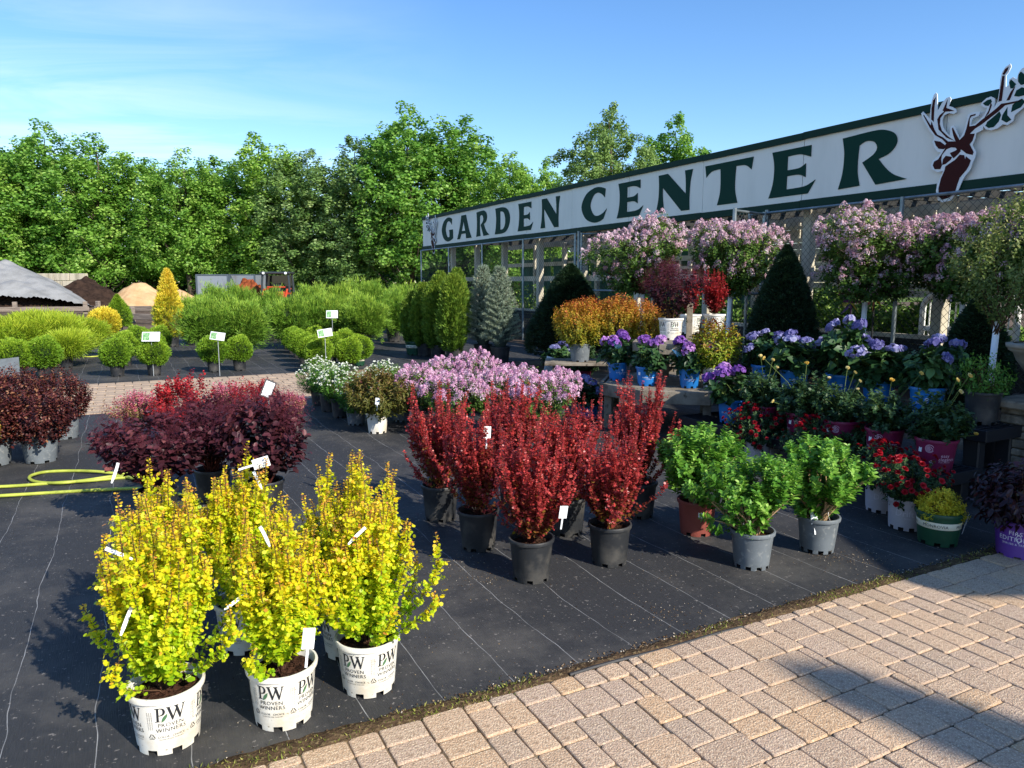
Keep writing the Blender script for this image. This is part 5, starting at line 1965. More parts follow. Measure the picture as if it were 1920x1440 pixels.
        me, st, tp, T = shrub('foliage', L_dkp, 149, (0, 0, .17), (.30, .30, .22), n_sh=170, per=9, leaf=.06, wid=.5, sh_len=.13, up=.25, droop=.2)
        P = [('foliage', me, 'stuff'), stem_part(st, M_stem)]
    elif k == 'low_bronze':
        me, st, tp, T = shrub('foliage', L_nine, 151, (0, 0, .10), (.30, .30, .12), n_sh=150, per=9, leaf=.035, wid=.5, sh_len=.1, up=.4)
        P = [('foliage', me, 'stuff'), stem_part(st, M_stem)]
    elif k == 'low_green':
        me, st, tp, T = shrub('foliage', L_wht, 153, (0, 0, .12), (.28, .28, .14), n_sh=150, per=9, leaf=.035, wid=.5, sh_len=.1, up=.4)
        P = [('foliage', me, 'stuff'), stem_part(st, M_stem)]
    elif k == 'olive':
        me, st, tp, T = shrub('foliage', leafmat('olive_leaves', [(0, '#44581f'), (.5, '#728440'), (1, '#a6a468')], trans=.3), 155, (0, 0, 1.55), (.62, .62, .55), n_sh=520, per=9, leaf=.045, wid=.55, sh_len=.17, up=.3, base=(0, 0, .9), stemr=.005, zmin=.85, fill=.3, n_stem=22)
        st2 = MB(); st2.tube([(0, 0, -.02), (.015, .01, .5), (0, 0, 1.15)], [.021, .019, .015], n=8)
        gd = MB(); gd.tube([(0, 0, .05), (.015, .01, .5), (.0, 0, 1.0)], [.034, .034, .033], n=12)
        P = [('foliage', me, 'stuff'), ('branches', st.mesh('branches', M_stem), None), ('trunk', st2.mesh('trunk', M_stem), None), ('trunk_guard', gd.mesh('trunk_guard', M_plastic, smooth=True), None)]
    elif k == 'juniper':
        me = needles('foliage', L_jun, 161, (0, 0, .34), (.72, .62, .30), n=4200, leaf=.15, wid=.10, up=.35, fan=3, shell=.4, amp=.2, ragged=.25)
        P = [('foliage', me, 'stuff'), ('inner_branches', core_mesh('inner_branches', M_core, (0, 0, .28), (.42, .36, .16)), None)]
    elif k in ('feather_a', 'feather_b'):
        sd = 165 if k[-1] == 'a' else 166
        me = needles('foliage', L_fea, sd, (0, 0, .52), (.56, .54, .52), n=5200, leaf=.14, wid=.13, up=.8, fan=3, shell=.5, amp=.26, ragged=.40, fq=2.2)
        P = [('foliage', me, 'stuff'), ('inner_branches', core_mesh('inner_branches', M_core, (0, 0, .50), (.40, .38, .40)), None)]
    elif k == 'globe':
        me = needles('foliage', L_glo, 169, (0, 0, .20), (.25, .25, .24), n=4600, leaf=.036, wid=.30, up=.25, fan=3, shell=.82, amp=.11, ragged=.13, fq=1.6)
        P = [('foliage', me, 'stuff'), ('inner_branches', core_mesh('inner_branches', M_core, (0, 0, .20), (.215, .215, .205)), None)]
    elif k == 'column':
        me = needles('foliage', L_arb, 171, (0, 0, .74), (.30, .30, .76), n=6000, leaf=.10, wid=.26, up=1.1, fan=3, env=column, shell=.66, amp=.22, ragged=.22, fq=1.8)
        P = [('foliage', me, 'stuff'), ('inner_branches', core_mesh('inner_branches', M_core, (0, 0, .72), (.22, .22, .66), env=column), None)]
    elif k == 'spruce':
        rng2 = np.random.default_rng(175)
        # whorled branches with brush-like twigs
        Cs, Ds, Ns, Ls, Vs = [], [], [], [], []
        st = MB(); st.tube([(0, 0, -.02), (0, 0, 1.68)], [.03, .006], n=7)
        for i in range(150):
            f = (i / 150) ** .9
            z = .08 + 1.55 * f
            L0 = .46 * (1 - f) ** .75 * rng2.uniform(.75, 1.12) + .06
            an = i * 2.399963
            o = np.array([math.cos(an), math.sin(an), .28 + .5 * f])
            st.tube([(0, 0, z), tuple(np.array([0, 0, z]) + o * L0)], [.008, .003], n=4, cap=False)
            m = max(3, int(L0 / .035))
            for j in range(m):
                t = .25 + .75 * j / m
                p = np.array([0, 0, z]) + o * L0 * t
                for sgn in (-1, 0, 1):
                    td = unit(o + sgn * .9 * np.array([-o[1], o[0], .15]) + rng2.normal(size=3) * .34)
                    ln = .085 * (1.1 - .5 * t) if sgn else .07
                    kk = 15
                    tt = rng2.random(kk)
                    pp = p + td * (tt * ln)[:, None]
                    a, b_ = perp_frame(np.repeat(td[None], kk, 0), rng2)
                    an2 = rng2.uniform(0, 6.28, kk)
                    d = unit(a * np.cos(an2)[:, None] + b_ * np.sin(an2)[:, None] + td * .7)
                    Cs.append(pp); Ds.append(d); Ns.append(rng2.normal(size=(kk, 3))); Ls.append(rng2.uniform(.022, .034, kk)); Vs.append(rng2.normal(.35 + .45 * t, .16, kk))
        L = np.concatenate(Ls)
        me = leaf_mesh('foliage', L_spr, [(np.concatenate(Cs), np.concatenate(Ds), np.concatenate(Ns), L, L * .22, np.concatenate(Vs), 'r4')])
        P = [('foliage', me, 'stuff'), ('branches', st.mesh('branches', M_stem), None), ('inner_branches', core_mesh('inner_branches', pmat('inner_spruce_twigs', '#38443c', rough=.95), (0, 0, .76), (.20, .20, .72), env=cone), None)]
    elif k == 'dark_cone':
        me = needles('foliage', L_yew, 181, (0, 0, .95), (.56, .56, 1.0), n=11000, leaf=.06, wid=.25, up=.35, fan=3, env=egg_cone, shell=.86, amp=.08)
        P = [('foliage', me, 'stuff'), ('inner_branches', core_mesh('inner_branches', M_cored, (0, 0, .93), (.48, .48, .94), env=egg_cone, amp=.03), None)]
    elif k == 'dark_column':
        me = needles('foliage', L_yew, 182, (0, 0, .85), (.42, .42, .9), n=9000, leaf=.06, wid=.25, up=.5, fan=3, env=bullet, shell=.86, amp=.06)
        P = [('foliage', me, 'stuff'), ('inner_branches', core_mesh('inner_branches', M_cored, (0, 0, .83), (.37, .37, .84), env=bullet, amp=.03), None)]
    elif k == 'gold_round':
        me = needles('foliage', L_gth, 185, (0, 0, .30), (.34, .34, .36), n=3600, leaf=.075, wid=.26, up=.7, fan=3, shell=.72, amp=.1, ragged=.1)
        P = [('foliage', me, 'stuff'), ('inner_branches', core_mesh('inner_branches', pmat('inner_gold_twigs', '#4f4a1c', rough=.95), (0, 0, .29), (.26, .26, .27)), None)]
    elif k == 'gold_cone':
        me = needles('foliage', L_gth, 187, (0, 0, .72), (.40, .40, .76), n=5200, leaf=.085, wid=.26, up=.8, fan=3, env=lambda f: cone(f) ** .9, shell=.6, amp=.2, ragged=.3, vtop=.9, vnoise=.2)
        P = [('foliage', me, 'stuff'), ('inner_branches', core_mesh('inner_branches', pmat('inner_gold_twigs', '#4f4a1c', rough=.95), (0, 0, .70), (.28, .28, .66), env=lambda f: cone(f) ** .75), None)]
    elif k == 'egg':
        me = needles('foliage', L_glo, 189, (0, 0, .42), (.34, .34, .46), n=4200, leaf=.07, wid=.22, up=.7, fan=3, env=bullet, shell=.75, amp=.1, ragged=.12)
        P = [('foliage', me, 'stuff'), ('inner_branches', core_mesh('inner_branches', M_core, (0, 0, .41), (.27, .27, .40), env=bullet), None)]
    _kinds[k] = P
    return P


PLANT_NO = [0]


def plant(name, label, cat, kind, style, pos, fs=1.0, fh=1.0, rz=None, face=None, group=None, ps=1.0, tags=(), sticker=None, lean=0.0):
    """a potted plant: pot (with its print), soil, foliage, blossoms, stems, labels"""
    PLANT_NO[0] += 1
    rr = random.Random(PLANT_NO[0] * 17 + 5)
    if rz is None:
        rz = rr.uniform(0, 6.28)
    if face is not None:
        rz = math.atan2(-pos.y, -pos.x) + math.pi / 2 + math.radians(face)
    z = pos.z if pos.z > .02 else .0095
    t = thing(name, label, cat, (pos.x, pos.y, z), rz, group)
    top = 0.0
    if style:
        pot, soil, prints, top = pot_parts(style)
        po = link('pot', pot, t, scale=(ps, ps, ps))
        for nm, me, cnt in prints:
            for q in range(cnt):
                link(nm, me, po, rot=(0, 0, q * 2 * math.pi / cnt))
        link('soil', soil, t, scale=(ps, ps, ps))
        top *= ps
        if sticker is not None:
            s = STYLES[style]
            th = math.radians(sticker) - math.pi / 2
            r_ = (s['rb'] + (s['rt'] - s['rb']) * .66) * ps + .0005
            link('price_sticker', sticker_mesh(), po, loc=(r_ / ps * math.cos(th), r_ / ps * math.sin(th), s['h'] * .66), rot=(-.1, 0, th + math.pi / 2))
    frz = rr.uniform(0, 6.28) if face is not None else 0.0
    for nm, me, kd in kind_parts(kind):
        link(nm, me, t, loc=(0, 0, top), scale=(fs, fs, fh), rot=(lean, 0, frz), kind=kd)
    for (dx, dy, dz, rzz, tilt, tk) in tags:
        a = -rz                      # offsets are given in scene axes, x right and y away
        link('plant_label', tag_mesh(tk), t, loc=(dx * math.cos(a) - dy * math.sin(a), dx * math.sin(a) + dy * math.cos(a), dz), rot=(tilt[0], tilt[1], rzz + a))
    return t

# ------------------------------------------------------------------ front rows of potted shrubs
ST = 'strip'
g = 'gold barberries in white printed pots'
plant('gold_barberry', 'gold barberry in white PW pot nearest the bottom left corner', 'shrub', 'gold_a', 'pw', gp(318, 1388), 1.06, 1.03, face=4, group=g, ps=.89,
      tags=[(-.03, -.21, .50, .5, (-.1, .45), ST), (.0, -.16, .74, 1.0, (-.5, -.9), ST)])
plant('gold_barberry', 'gold barberry in white PW pot, middle one of the front three', 'shrub', 'gold_b', 'pw', gp(533, 1346), 1.04, 1.01, face=-22, group=g, ps=.89,
      tags=[(-.14, -.16, .50, .2, (-.1, 1.05), ST), (.15, -.17, .36, .6, (-.3, .25), 'card'), (.02, -.13, .72, .2, (-.5, -.6), ST)])
plant('gold_barberry', 'gold barberry with sideways branches in the white pot beside the paving', 'shrub', 'gold_c', 'pw', gp(692, 1288), 1.09, 1.01, face=-30, group=g, ps=.89,
      tags=[(-.03, -.16, .66, .1, (-.3, .9), ST)])
plant('gold_barberry', 'gold barberry in white pot half hidden behind the front row, nearest the red barberries', 'shrub', 'gold_a', 'pw', gp(655, 1222), 1.04, 1.03, face=10, group=g, ps=.89)
plant('gold_barberry', 'gold barberry hidden behind the middle white pot, strip label above it', 'shrub', 'gold_c', 'pw', gp(462, 1212), 1.02, 1.05, face=40, group=g, ps=.89,
      tags=[(.14, -.10, .76, .2, (-.3, -.5), ST), (.10, -.08, .86, .1, (-.1, 1.3), 'card')])
plant('gold_barberry', 'tall spiked gold barberry behind the front left white pot', 'shrub', 'gold_b', 'pw', gp(322, 1228), 1.09, 1.03, face=80, group=g, ps=.89,
      tags=[(-.21, .0, .78, .2, (0, .3), ST)])

g = 'red barberries in black pots'
plant('red_barberry', 'red barberry in black pot nearest the paving, white tag at its side', 'shrub', 'red_a', 'black', gp(996, 1086), 1.0, 0.95, group=g, tags=[(.16, -.17, .40, .3, (.1, .1), 'card')], ps=.96)
plant('red_barberry', 'red barberry in dusty black pot with one low branch reaching towards the green roses', 'shrub', 'red_b', 'black', gp(1142, 1056), 1.05, 0.93, group=g, ps=.96)
plant('red_barberry', 'red barberry in shaded black pot just left of the front one', 'shrub', 'red_c', 'black', gp(897, 1028), 1.0, 0.95, group=g, ps=.98, tags=[(.06, -.12, .72, .2, (-.2, .1), 'card')])
plant('red_barberry', 'leftmost red barberry in black pot with bright lit shoots', 'shrub', 'red_b', 'black', gp(826, 974), 1.05, 1.03, group=g)
plant('red_barberry', 'red barberry in black pot hidden between the two front ones', 'shrub', 'red_a', 'black', gp(1062, 1000), 1.0, 0.97, group=g)
plant('red_barberry', 'red barberry behind the dusty pot, nearest the wooden table', 'shrub', 'red_c', 'black', gp(1196, 968), 1.0, 1.01, group=g)
plant('red_barberry', 'red barberry at the back, against the pink lilacs', 'shrub', 'red_c', 'black', gp(968, 962), 1.0, 0.95, group=g)

g = 'green rugosa roses'
plant('rugosa_rose', 'light green rose shrub in terracotta coloured pot with sticker', 'shrub', 'rugosa_a', 'terra', gp(1305, 1000), 1.15, 1.08, rz=1.0, group=g, sticker=-60)
plant('rugosa_rose', 'light green rose shrub in the grey pot nearest the paving', 'shrub', 'rugosa_b', 'grey', gp(1408, 1062), 1.0, 1.0, rz=2.2, group=g)
plant('rugosa_rose', 'spreading green rose shrub in grey pot nearest the shaded benches', 'shrub', 'rugosa_a', 'grey', gp(1531, 1032), 1.1, 1.06, rz=4.4, group=g, tags=[(.02, -.12, .22, .8, (-.2, 1.0), ST), (-.06, -.09, .19, .2, (-.2, .0), 'card')])

g = 'purple smoke bushes'
plant('smoke_bush', 'dark purple smoke bush nearest the yellow hose', 'shrub', 'smoke_a', 'black', gp(300, 985), 1.02, 1.02, group=g)
plant('smoke_bush', 'dark purple smoke bush with large round leaves facing the red barberries', 'shrub', 'smoke_b', 'black', gp(500, 965), 1.08, 1.18, group=g)
plant('smoke_bush', 'dark purple smoke bush in the middle, behind the other two', 'shrub', 'smoke_a', 'black', gp(402, 940), .9, 1.08, rz=2.5, group=g)

g = 'red and pink barberries behind the smoke bushes'
plant('pink_barberry', 'pink and cream mottled barberry left of the bright red one', 'shrub', 'pink_bush', 'black', gp(262, 826), .95, .95, group=g)
plant('red_barberry_bush', 'bright red bushy barberry, tallest behind the smoke bushes', 'shrub', 'red_bush', 'black', gp(342, 836), 1.12, 1.15, group=g)
plant('pink_barberry', 'pink mottled barberry between the two bright red ones', 'shrub', 'pink_bush', 'black', gp(438, 818), .95, 1.2, group=g)
plant('red_barberry_bush', 'bright red bushy barberry beside the black framed price card', 'shrub', 'red_bush', 'black', gp(490, 826), .8, 1.0, group=g)
plant('pink_barberry', 'small pink mottled barberry right of the black framed price card', 'shrub', 'pink_bush', 'black', gp(548, 818), .75, .85, group=g)

g = 'dark burgundy weigelas'
plant('dark_weigela', 'dark burgundy shrub in the big grey pot above the yellow hose', 'shrub', 'dark_weigela', 'biggrey', gp(78, 866), 1.0, 1.0, group=g, tags=[(-.02, -.17, .30, .2, (-.2, .5), ST)])
plant('dark_weigela', 'dark burgundy shrub at the left picture edge', 'shrub', 'dark_weigela', 'biggrey', gp(-10, 872), 1.0, .95, group=g)
plant('dark_weigela', 'dark burgundy shrub at the corner next to the paver path', 'shrub', 'dark_weigela', 'biggrey', gp(122, 822), .92, 1.04, group=g)
plant('dark_weigela', 'dark burgundy shrub behind the big grey pot', 'shrub', 'dark_weigela', 'biggrey', gp(40, 820), 1.0, 1.08, group=g)
plant('dark_weigela', 'dark burgundy shrub at the back near the grey sign panel', 'shrub', 'dark_weigela', 'biggrey', gp(-40, 815), 1.0, 1.1, group=g)
plant('orange_spirea', 'orange and yellow leaved shrub cut by the left picture edge', 'shrub', 'goldflame', 'black', gp(-52, 905), .55, .7)

g = 'white flowering shrubs'
for lb, u, v, k, f in (('white flowering green shrub nearest the paver path', 600, 760, 'white_a', .95), ('white flowering green shrub, second from the paver path', 618, 772, 'white_b', .95),
                       ('white flowering green shrub, third from the paver path', 640, 783, 'white_a', 1.0), ('green shrub with few white flowers in grey pot beside the plain white pot', 668, 797, 'white_b', .95),
                       ('white flowering green shrub behind the bronze leaved one', 712, 776, 'white_a', 1.0), ('green shrub in grey pot between white pot and pink lilacs', 752, 790, 'white_b', 1.1)):
    plant('white_spirea', lb, 'shrub', k, 'grey' if 'grey' in lb else 'black', gp(u, v), f, f * 1.02, group=g, ps=.95)
plant('bronze_weigela', 'bronze green shrub in a plain white pot with picture label', 'shrub', 'bronze_weigela', 'plainwhite', gp(708, 812), 1.0, 1.02, tags=[(.06, -.30, .36, .1, (-.1, .1), 'card')], ps=1.02)

g = 'pink dwarf lilacs'
for lb, u, v, k, f, h in (('pink lilac next to the bronze leaved shrub', 792, 800, 'lilac_a', .95, 1.0), ('pink lilac in front of the upright conifers, back left', 830, 772, 'lilac_b', .95, 1.0),
                          ('pink lilac behind the leftmost red barberry', 858, 818, 'lilac_b', 1.0, 1.0), ('pink lilac with the highest blossom, below the blue spruces', 898, 772, 'lilac_a', .95, 1.12),
                          ('pink lilac in the middle of the lilac block', 930, 812, 'lilac_a', 1.0, .98), ('pink lilac at the back beside the low bronze plant', 968, 785, 'lilac_b', .9, .92),
                          ('pink lilac in front of the wooden table, front right of its block', 1010, 826, 'lilac_b', 1.0, 1.0), ('pink lilac nearest the purple hydrangeas', 1040, 800, 'lilac_a', .85, .9)):
    plant('dwarf_lilac', lb, 'shrub', k, 'black', gp(u, v), f, h, group=g)
plant('low_bronze_shrub', 'low bronze leaved plant between lilacs and blue spruces', 'shrub', 'low_bronze', 'black', gp(985, 735), 1.0, 1.0, ps=.9)
plant('low_green_shrub', 'low bright green plant left of the leaning white card', 'shrub', 'low_green', 'black', gp(1002, 742), .8, .9, ps=.9)

# ------------------------------------------------------------------ conifers beyond the path
g = 'globe conifers in black pots'
for lb, u, v, f in (('round green globe conifer with the stake sign rising from its pot', 402, 698, 1.0), ('round green globe conifer right of the stake sign pair', 450, 695, .95),
                    ('globe conifer with a white strip label, nearest the paver path', 221, 706, 1.0), ('globe conifer behind the white strip label', 236, 686, 1.0),
                    ('globe conifer under the green and white picture sign', 290, 704, .98), ('globe conifer behind the green and white picture sign', 288, 684, 1.0),
                    ('globe conifer third from the path below the gold cone', 262, 668, 1.0), ('globe conifer in the back row left of the gold cone', 300, 668, 1.0),
                    ('globe conifer in front of the golden junipers with square sticker', 85, 708, 1.08), ('globe conifer behind the grey sign panel', 34, 712, 1.05),
                    ('globe conifer at the left edge among the junipers', 22, 688, 1.15), ('globe conifer below the golden junipers beside the blue label', 112, 690, .9)):
    plant('globe_conifer', lb, 'shrub', 'globe', 'black', gp(u, v), f, f, group=g, ps=.98)
g = 'block of small boxwoods'
for lb, u, v, f in (('small boxwood at the front of its block below the tilted sign', 600, 699, .95), ('small boxwood, front right of its block by the strip label', 655, 696, .95),
                    ('small boxwood in the green pot at the right of its block', 674, 686, 1.0), ('small boxwood second in the left file', 583, 689, .92), ('small boxwood third in the left file', 570, 680, .92),
                    ('small boxwood fourth in the left file', 559, 671, .92), ('small boxwood fifth in the left file', 549, 663, .92), ('small boxwood behind the tilted sign', 622, 682, .92),
                    ('small boxwood at the back in the middle of its block', 606, 669, .92), ('small boxwood back right of its block', 648, 672, .95), ('small boxwood at the far back of its block', 590, 660, .92)):
    plant('boxwood', lb, 'shrub', 'globe', 'greenband' if 'green pot' in lb else 'black', gp(u, v), f, f * 1.0, group=g, ps=.85)
g = 'feathery green conifers'
for lb, u, d, f, h, k in (('feathery conifer behind the round globe pair, left', 388, 16.2, 1.0, 1.0, 'feather_a'), ('feathery conifer behind the round globe pair, right', 455, 16.4, 1.02, .98, 'feather_b'),
                          ('feathery conifer right of the gold cone', 362, 19.5, .9, 1.0, 'feather_b'), ('feathery conifer in front of the closed metal bin', 405, 22, 1.05, 1.25, 'feather_a'),
                          ('feathery conifer in front of the mulch heap', 448, 23, 1.0, 1.3, 'feather_b'), ('feathery conifer left of the tractor cab', 512, 21, 1.05, 1.15, 'feather_a'),
                          ('feathery conifer in front of the tractor cab', 545, 18.2, .98, 1.02, 'feather_b'), ('feathery conifer behind the boxwood block, left', 590, 18.6, 1.0, 1.02, 'feather_a'),
                          ('feathery conifer carrying the small white sign', 632, 18.9, 1.02, 1.02, 'feather_b'), ('feathery conifer above the green boxwood pot', 682, 18.4, 1.05, 1.05, 'feather_a'),
                          ('feathery conifer in the back row right of the tractor', 590, 23, 1.1, 1.3, 'feather_b'), ('feathery conifer in the back row, second from the tractor', 640, 23.4, 1.1, 1.3, 'feather_a'),
                          ('feathery conifer in the back row behind the tallest boxwood', 692, 24, 1.2, 1.45, 'feather_b'), ('feathery conifer left of the upright column conifers', 738, 20.5, 1.05, 1.1, 'feather_a'),
                          ('feathery conifer in the back row next to the column conifers', 755, 24, 1.1, 1.3, 'feather_b')):
    plant('feathery_conifer', lb, 'shrub', k, 'bigblack', at_depth(u, d), f * .86, h * .84, group=g, lean=0.0)
g = 'upright column conifers'
for lb, u, v, f, h in (('widest upright column conifer, next to the blue spruces', 851, 678, 1.05, 1.02), ('upright column conifer, second from the blue spruces', 822, 672, .95, 1.0), ('upright column conifer, third from the blue spruces', 796, 668, .95, .9),
                       ('upright column conifer in the cream banded green pot', 777, 666, .85, .78), ('upright column conifer behind the widest one', 858, 660, .95, 1.12), ('upright column conifer in the back behind the second', 828, 655, .95, 1.08)):
    plant('column_conifer', lb, 'conifer', 'column', 'bigblack' if 'banded' not in lb else 'greenband', gp(u, v), f, h, group=g, ps=.85 if 'banded' not in lb else 1.5)
g = 'blue spruces'
plant('blue_spruce', 'silvery blue spruce in front, right of the column conifers', 'conifer', 'spruce', 'bigblack', gp(938, 682), .92, .98, group=g)
plant('blue_spruce', 'silvery blue spruce standing behind the other, nearer the columns', 'conifer', 'spruce', 'bigblack', gp(906, 676), .92, 1.0, rz=1.4, group=g)
g = 'golden spreading junipers'
for lb, u, d, f, h in (('golden spreading juniper beside the yellow rounded conifer', 140, 16.2, 1.0, 1.1), ('golden spreading juniper in the middle of the left bed', 85, 15.4, 1.05, 1.15), ('golden spreading juniper at the left picture edge', 22, 14.8, 1.0, 1.05), ('golden spreading juniper in the back of the left bed', 55, 18.5, 1.1, 1.1), ('small golden juniper in front of its bed', 120, 14.2, .7, .8)):
    plant('golden_juniper', lb, 'shrub', 'juniper', 'black', at_depth(u, d), f, h, group=g)
plant('golden_conifer', 'yellow rounded conifer in a small black pot', 'conifer', 'gold_round', 'black', gp(200, 641), 1.15, 1.1, tags=[(-.02, -.4, .5, .3, (-.1, .2), 'card')])
plant('green_conifer', 'green egg shaped conifer behind the yellow rounded one', 'conifer', 'egg', 'black', gp(224, 622), 1.2, 1.15)
plant('golden_cone_conifer', 'tall golden cone shaped conifer standing alone', 'conifer', 'gold_cone', 'bigblack', gp(322, 650), 1.15, 1.12)

# ------------------------------------------------------------------ under the sign
g = 'dark clipped cones'
plant('clipped_cone', 'dark green clipped cone left of the orange shrubs', 'conifer', 'dark_cone', 'bigblack', at_depth(1068, 14.2), 1.5, .86, group=g)
plant('clipped_cone', 'dark green clipped cone between the lilac standards', 'conifer', 'dark_cone', 'bigblack', at_depth(1468, 10.6), 1.0, .95, group=g)
plant('dark_column', 'dark green hedge column beside the white wrapped trunk', 'conifer', 'dark_column', 'bigblack', at_depth(1834, 8.1), .95, .72)
g = 'lilac standards'
plant('lilac_standard', 'lilac tree with pink top in front of the gate, left one of the pair', 'tree', 'lilac_std', 'bigblack', at_depth(1203, 12.6), 1.05, 1.05, rz=.4, group=g)
plant('lilac_standard', 'lilac tree in front of the gate, right one of the pair', 'tree', 'lilac_std2', 'bigblack', at_depth(1366, 11.4), .98, 1.06, rz=2.0, group=g)
plant('lilac_standard', 'lilac tree on white wrapped trunk below the second letter E of CENTER', 'tree', 'lilac_std', 'bigblack', at_depth(1618, 9.9), 1.02, 1.0, rz=3.6, group=g)
plant('lilac_standard', 'lilac tree below the antlered emblem', 'tree', 'lilac_std2', 'bigblack', at_depth(1800, 9.3), 1.0, 1.03, rz=5.2, group=g)
plant('lilac_standard', 'lilac tree with fading flowers at the right picture edge', 'tree', 'lilac_std3', 'bigblack', at_depth(1950, 8.4), .9, 1.06, rz=1.0, group=g)
plant('olive_standard', 'olive green shrub tree on a white wrapped trunk, nearest the stone urn', 'tree', 'olive', 'bigblack', at_depth(1868, 6.55), .8, 1.0, rz=1.4)

M_wood = pmat('weathered_grey_timber', '#8d8475', rough=.85, spec=.2, col2='#6a6154', nscale=5, stretch=(1, 1, 1), bump=.3, bscale=30, col3='#4e463c', n3scale=18, n3lo=.62, n3hi=.75)


def octagon(r, z, rot=math.pi / 8):
    return [Vector((r * math.cos(rot + k * math.pi / 4), r * math.sin(rot + k * math.pi / 4), z)) for k in range(8)]


TB = Vector((1.92, 8.42, 0))
tb = thing('tiered_table', 'weathered octagonal two tier timber display table', 'table', TB, math.radians(-14))
R1, H1, R2, H2 = .92, .52, .54, .98
for (R_, H_, fh) in ((R1, H1, .135), (R2, H2, .11)):
    o8 = octagon(R_, H_)
    for k in range(8):
        p, q = o8[k], o8[(k + 1) % 8]
        c = (p + q) / 2
        ln = (q - p).length
        MB().box((c.x, c.y, H_ - fh / 2), (ln - .004, .038, fh), rz=math.atan2((q - p).y, (q - p).x), bev=.004).obj('fascia_board', M_wood, tb)
    # deck planks
    ap = R_ * math.cos(math.pi / 8) - .022
    n = int(2 * ap / .145)
    w_ = 2 * ap / n
    for i in range(n):
        y = -ap + (i + .5) * w_
        e = max(abs(y) - w_ * .0, 0)
        s_ = R_ * math.sin(math.pi / 8)
        hw = ap if e < s_ else ap - (e - s_)
        MB().box((0, y, H_ - .016), (2 * hw - .05, w_ - .008, .028)).obj('deck_plank', M_wood, tb)
for k in range(8):
    p = octagon(R1 - .09, 0)[k]
    MB().box((p.x, p.y, (H1 - .032) / 2), (.085, .085, H1 - .032), rz=k * .785, bev=.004).obj('leg', M_wood, tb)
for k in range(4):
    p = octagon(R2 - .12, 0)[k * 2]
    MB().box((p.x, p.y, (H1 + H2 - .03) / 2), (.08, .08, H2 - H1 - .034), bev=.004).obj('upper_leg', M_wood, tb)
MB().box((.10, .40, H2 + .20), (.07, .07, .46), bev=.004).obj('centre_post', M_wood, tb)
zt1, zt2 = H1 + .002, H2 + .002
g = 'hydrangeas in blue pots on the table'
plant('hydrangea', 'purple hydrangea in blue pot at the left corner of the table', 'hydrangea', 'hydra_purple', 'blue', gp(1158, 712, zt1), 1.0, 1.05, face=30, group=g, tags=[(-.0, -.14, .33, .2, (-.1, -.3), 'bluecard')])
plant('hydrangea', 'purple hydrangea in blue pot, middle of the table front', 'hydrangea', 'hydra_purple2', 'blue', gp(1212, 722, zt1), .95, 1.0, face=14, group=g, sticker=-60)
plant('hydrangea', 'purple hydrangea in blue pot at the right of the table front', 'hydrangea', 'hydra_purple', 'blue', gp(1292, 726, zt1), .95, 1.0, face=10, group=g, tags=[(-.10, .0, .34, .2, (-.5, -.5), 'bluecard')])
plant('yellow_green_shrub', 'yellow green shrub with red tips in white PW pot on the table', 'shrub', 'yellow_green', 'pw', gp(1338, 727, zt1), 1.1, 1.15, face=-20, ps=.92)
plant('smoke_tree', 'dark red smoke bush in white PW pot on the upper tier', 'shrub', 'smoke_tree', 'pw', gp(1257, 636, zt2), .98, 1.0, face=22, rz=None)
plant('red_barberry_slim', 'slim red barberry in white PW pot on the upper tier, next to the smoke bush', 'shrub', 'red_slim', 'pw', gp(1293, 625, zt2), 1.0, .95, face=-10, group='slim red barberries')
plant('red_barberry_slim', 'slim red barberry in white pot at the right of the upper tier', 'shrub', 'red_slim', 'pw', gp(1338, 624, zt2), 1.2, 1.0, face=60, group='slim red barberries')

# bench with the orange shrubs behind the table
bc = Vector((1.48, 10.6, 0))
ob = thing('timber_bench', 'weathered timber bench carrying the orange shrubs', 'bench', bc, math.radians(-4))
for k in range(5):
    MB().box((0, -.3 + k * .15, .50), (2.0, .135, .035), bev=.004).obj('plank', M_wood, ob)
for sx in (-.85, .85):
    for sy in (-.28, .28):
        MB().box((sx, sy, .24), (.08, .08, .48), bev=.004).obj('leg', M_wood, ob)
g = 'orange tipped spireas'
for lb, dx, dy, f, h in (('orange tipped shrub at the left, nearest the dark clipped cone', -.50, -.02, .92, 1.05), ('orange tipped shrub in the middle of the bench', .0, .05, .9, 1.1), ('orange tipped shrub next to the dark red smoke bush', .48, .0, .85, 1.0)):
    plant('orange_spirea', lb, 'shrub', 'goldflame', 'biggrey', Vector((bc.x + dx, bc.y + dy, .52)), f, h, group=g)
g = 'hydrangeas on the ground left of the table'
plant('hydrangea', 'lavender hydrangea in maroon pot below the dark clipped cone', 'hydrangea', 'hydra_blue2', 'maroon', gp(1052, 716), 1.35, 1.3, group=g, face=0)
plant('hydrangea', 'dark leaved shrub rose with cream buds in maroon pot left of the table', 'rose', 'rose_yellow_a', 'maroon', gp(1092, 722), 1.3, 1.25, face=0)
plant('hydrangea', 'blue hydrangea low on the ground at the left table leg', 'hydrangea', 'hydra_blue', 'blue', gp(1104, 786), 1.15, 1.0, face=0, group=g)

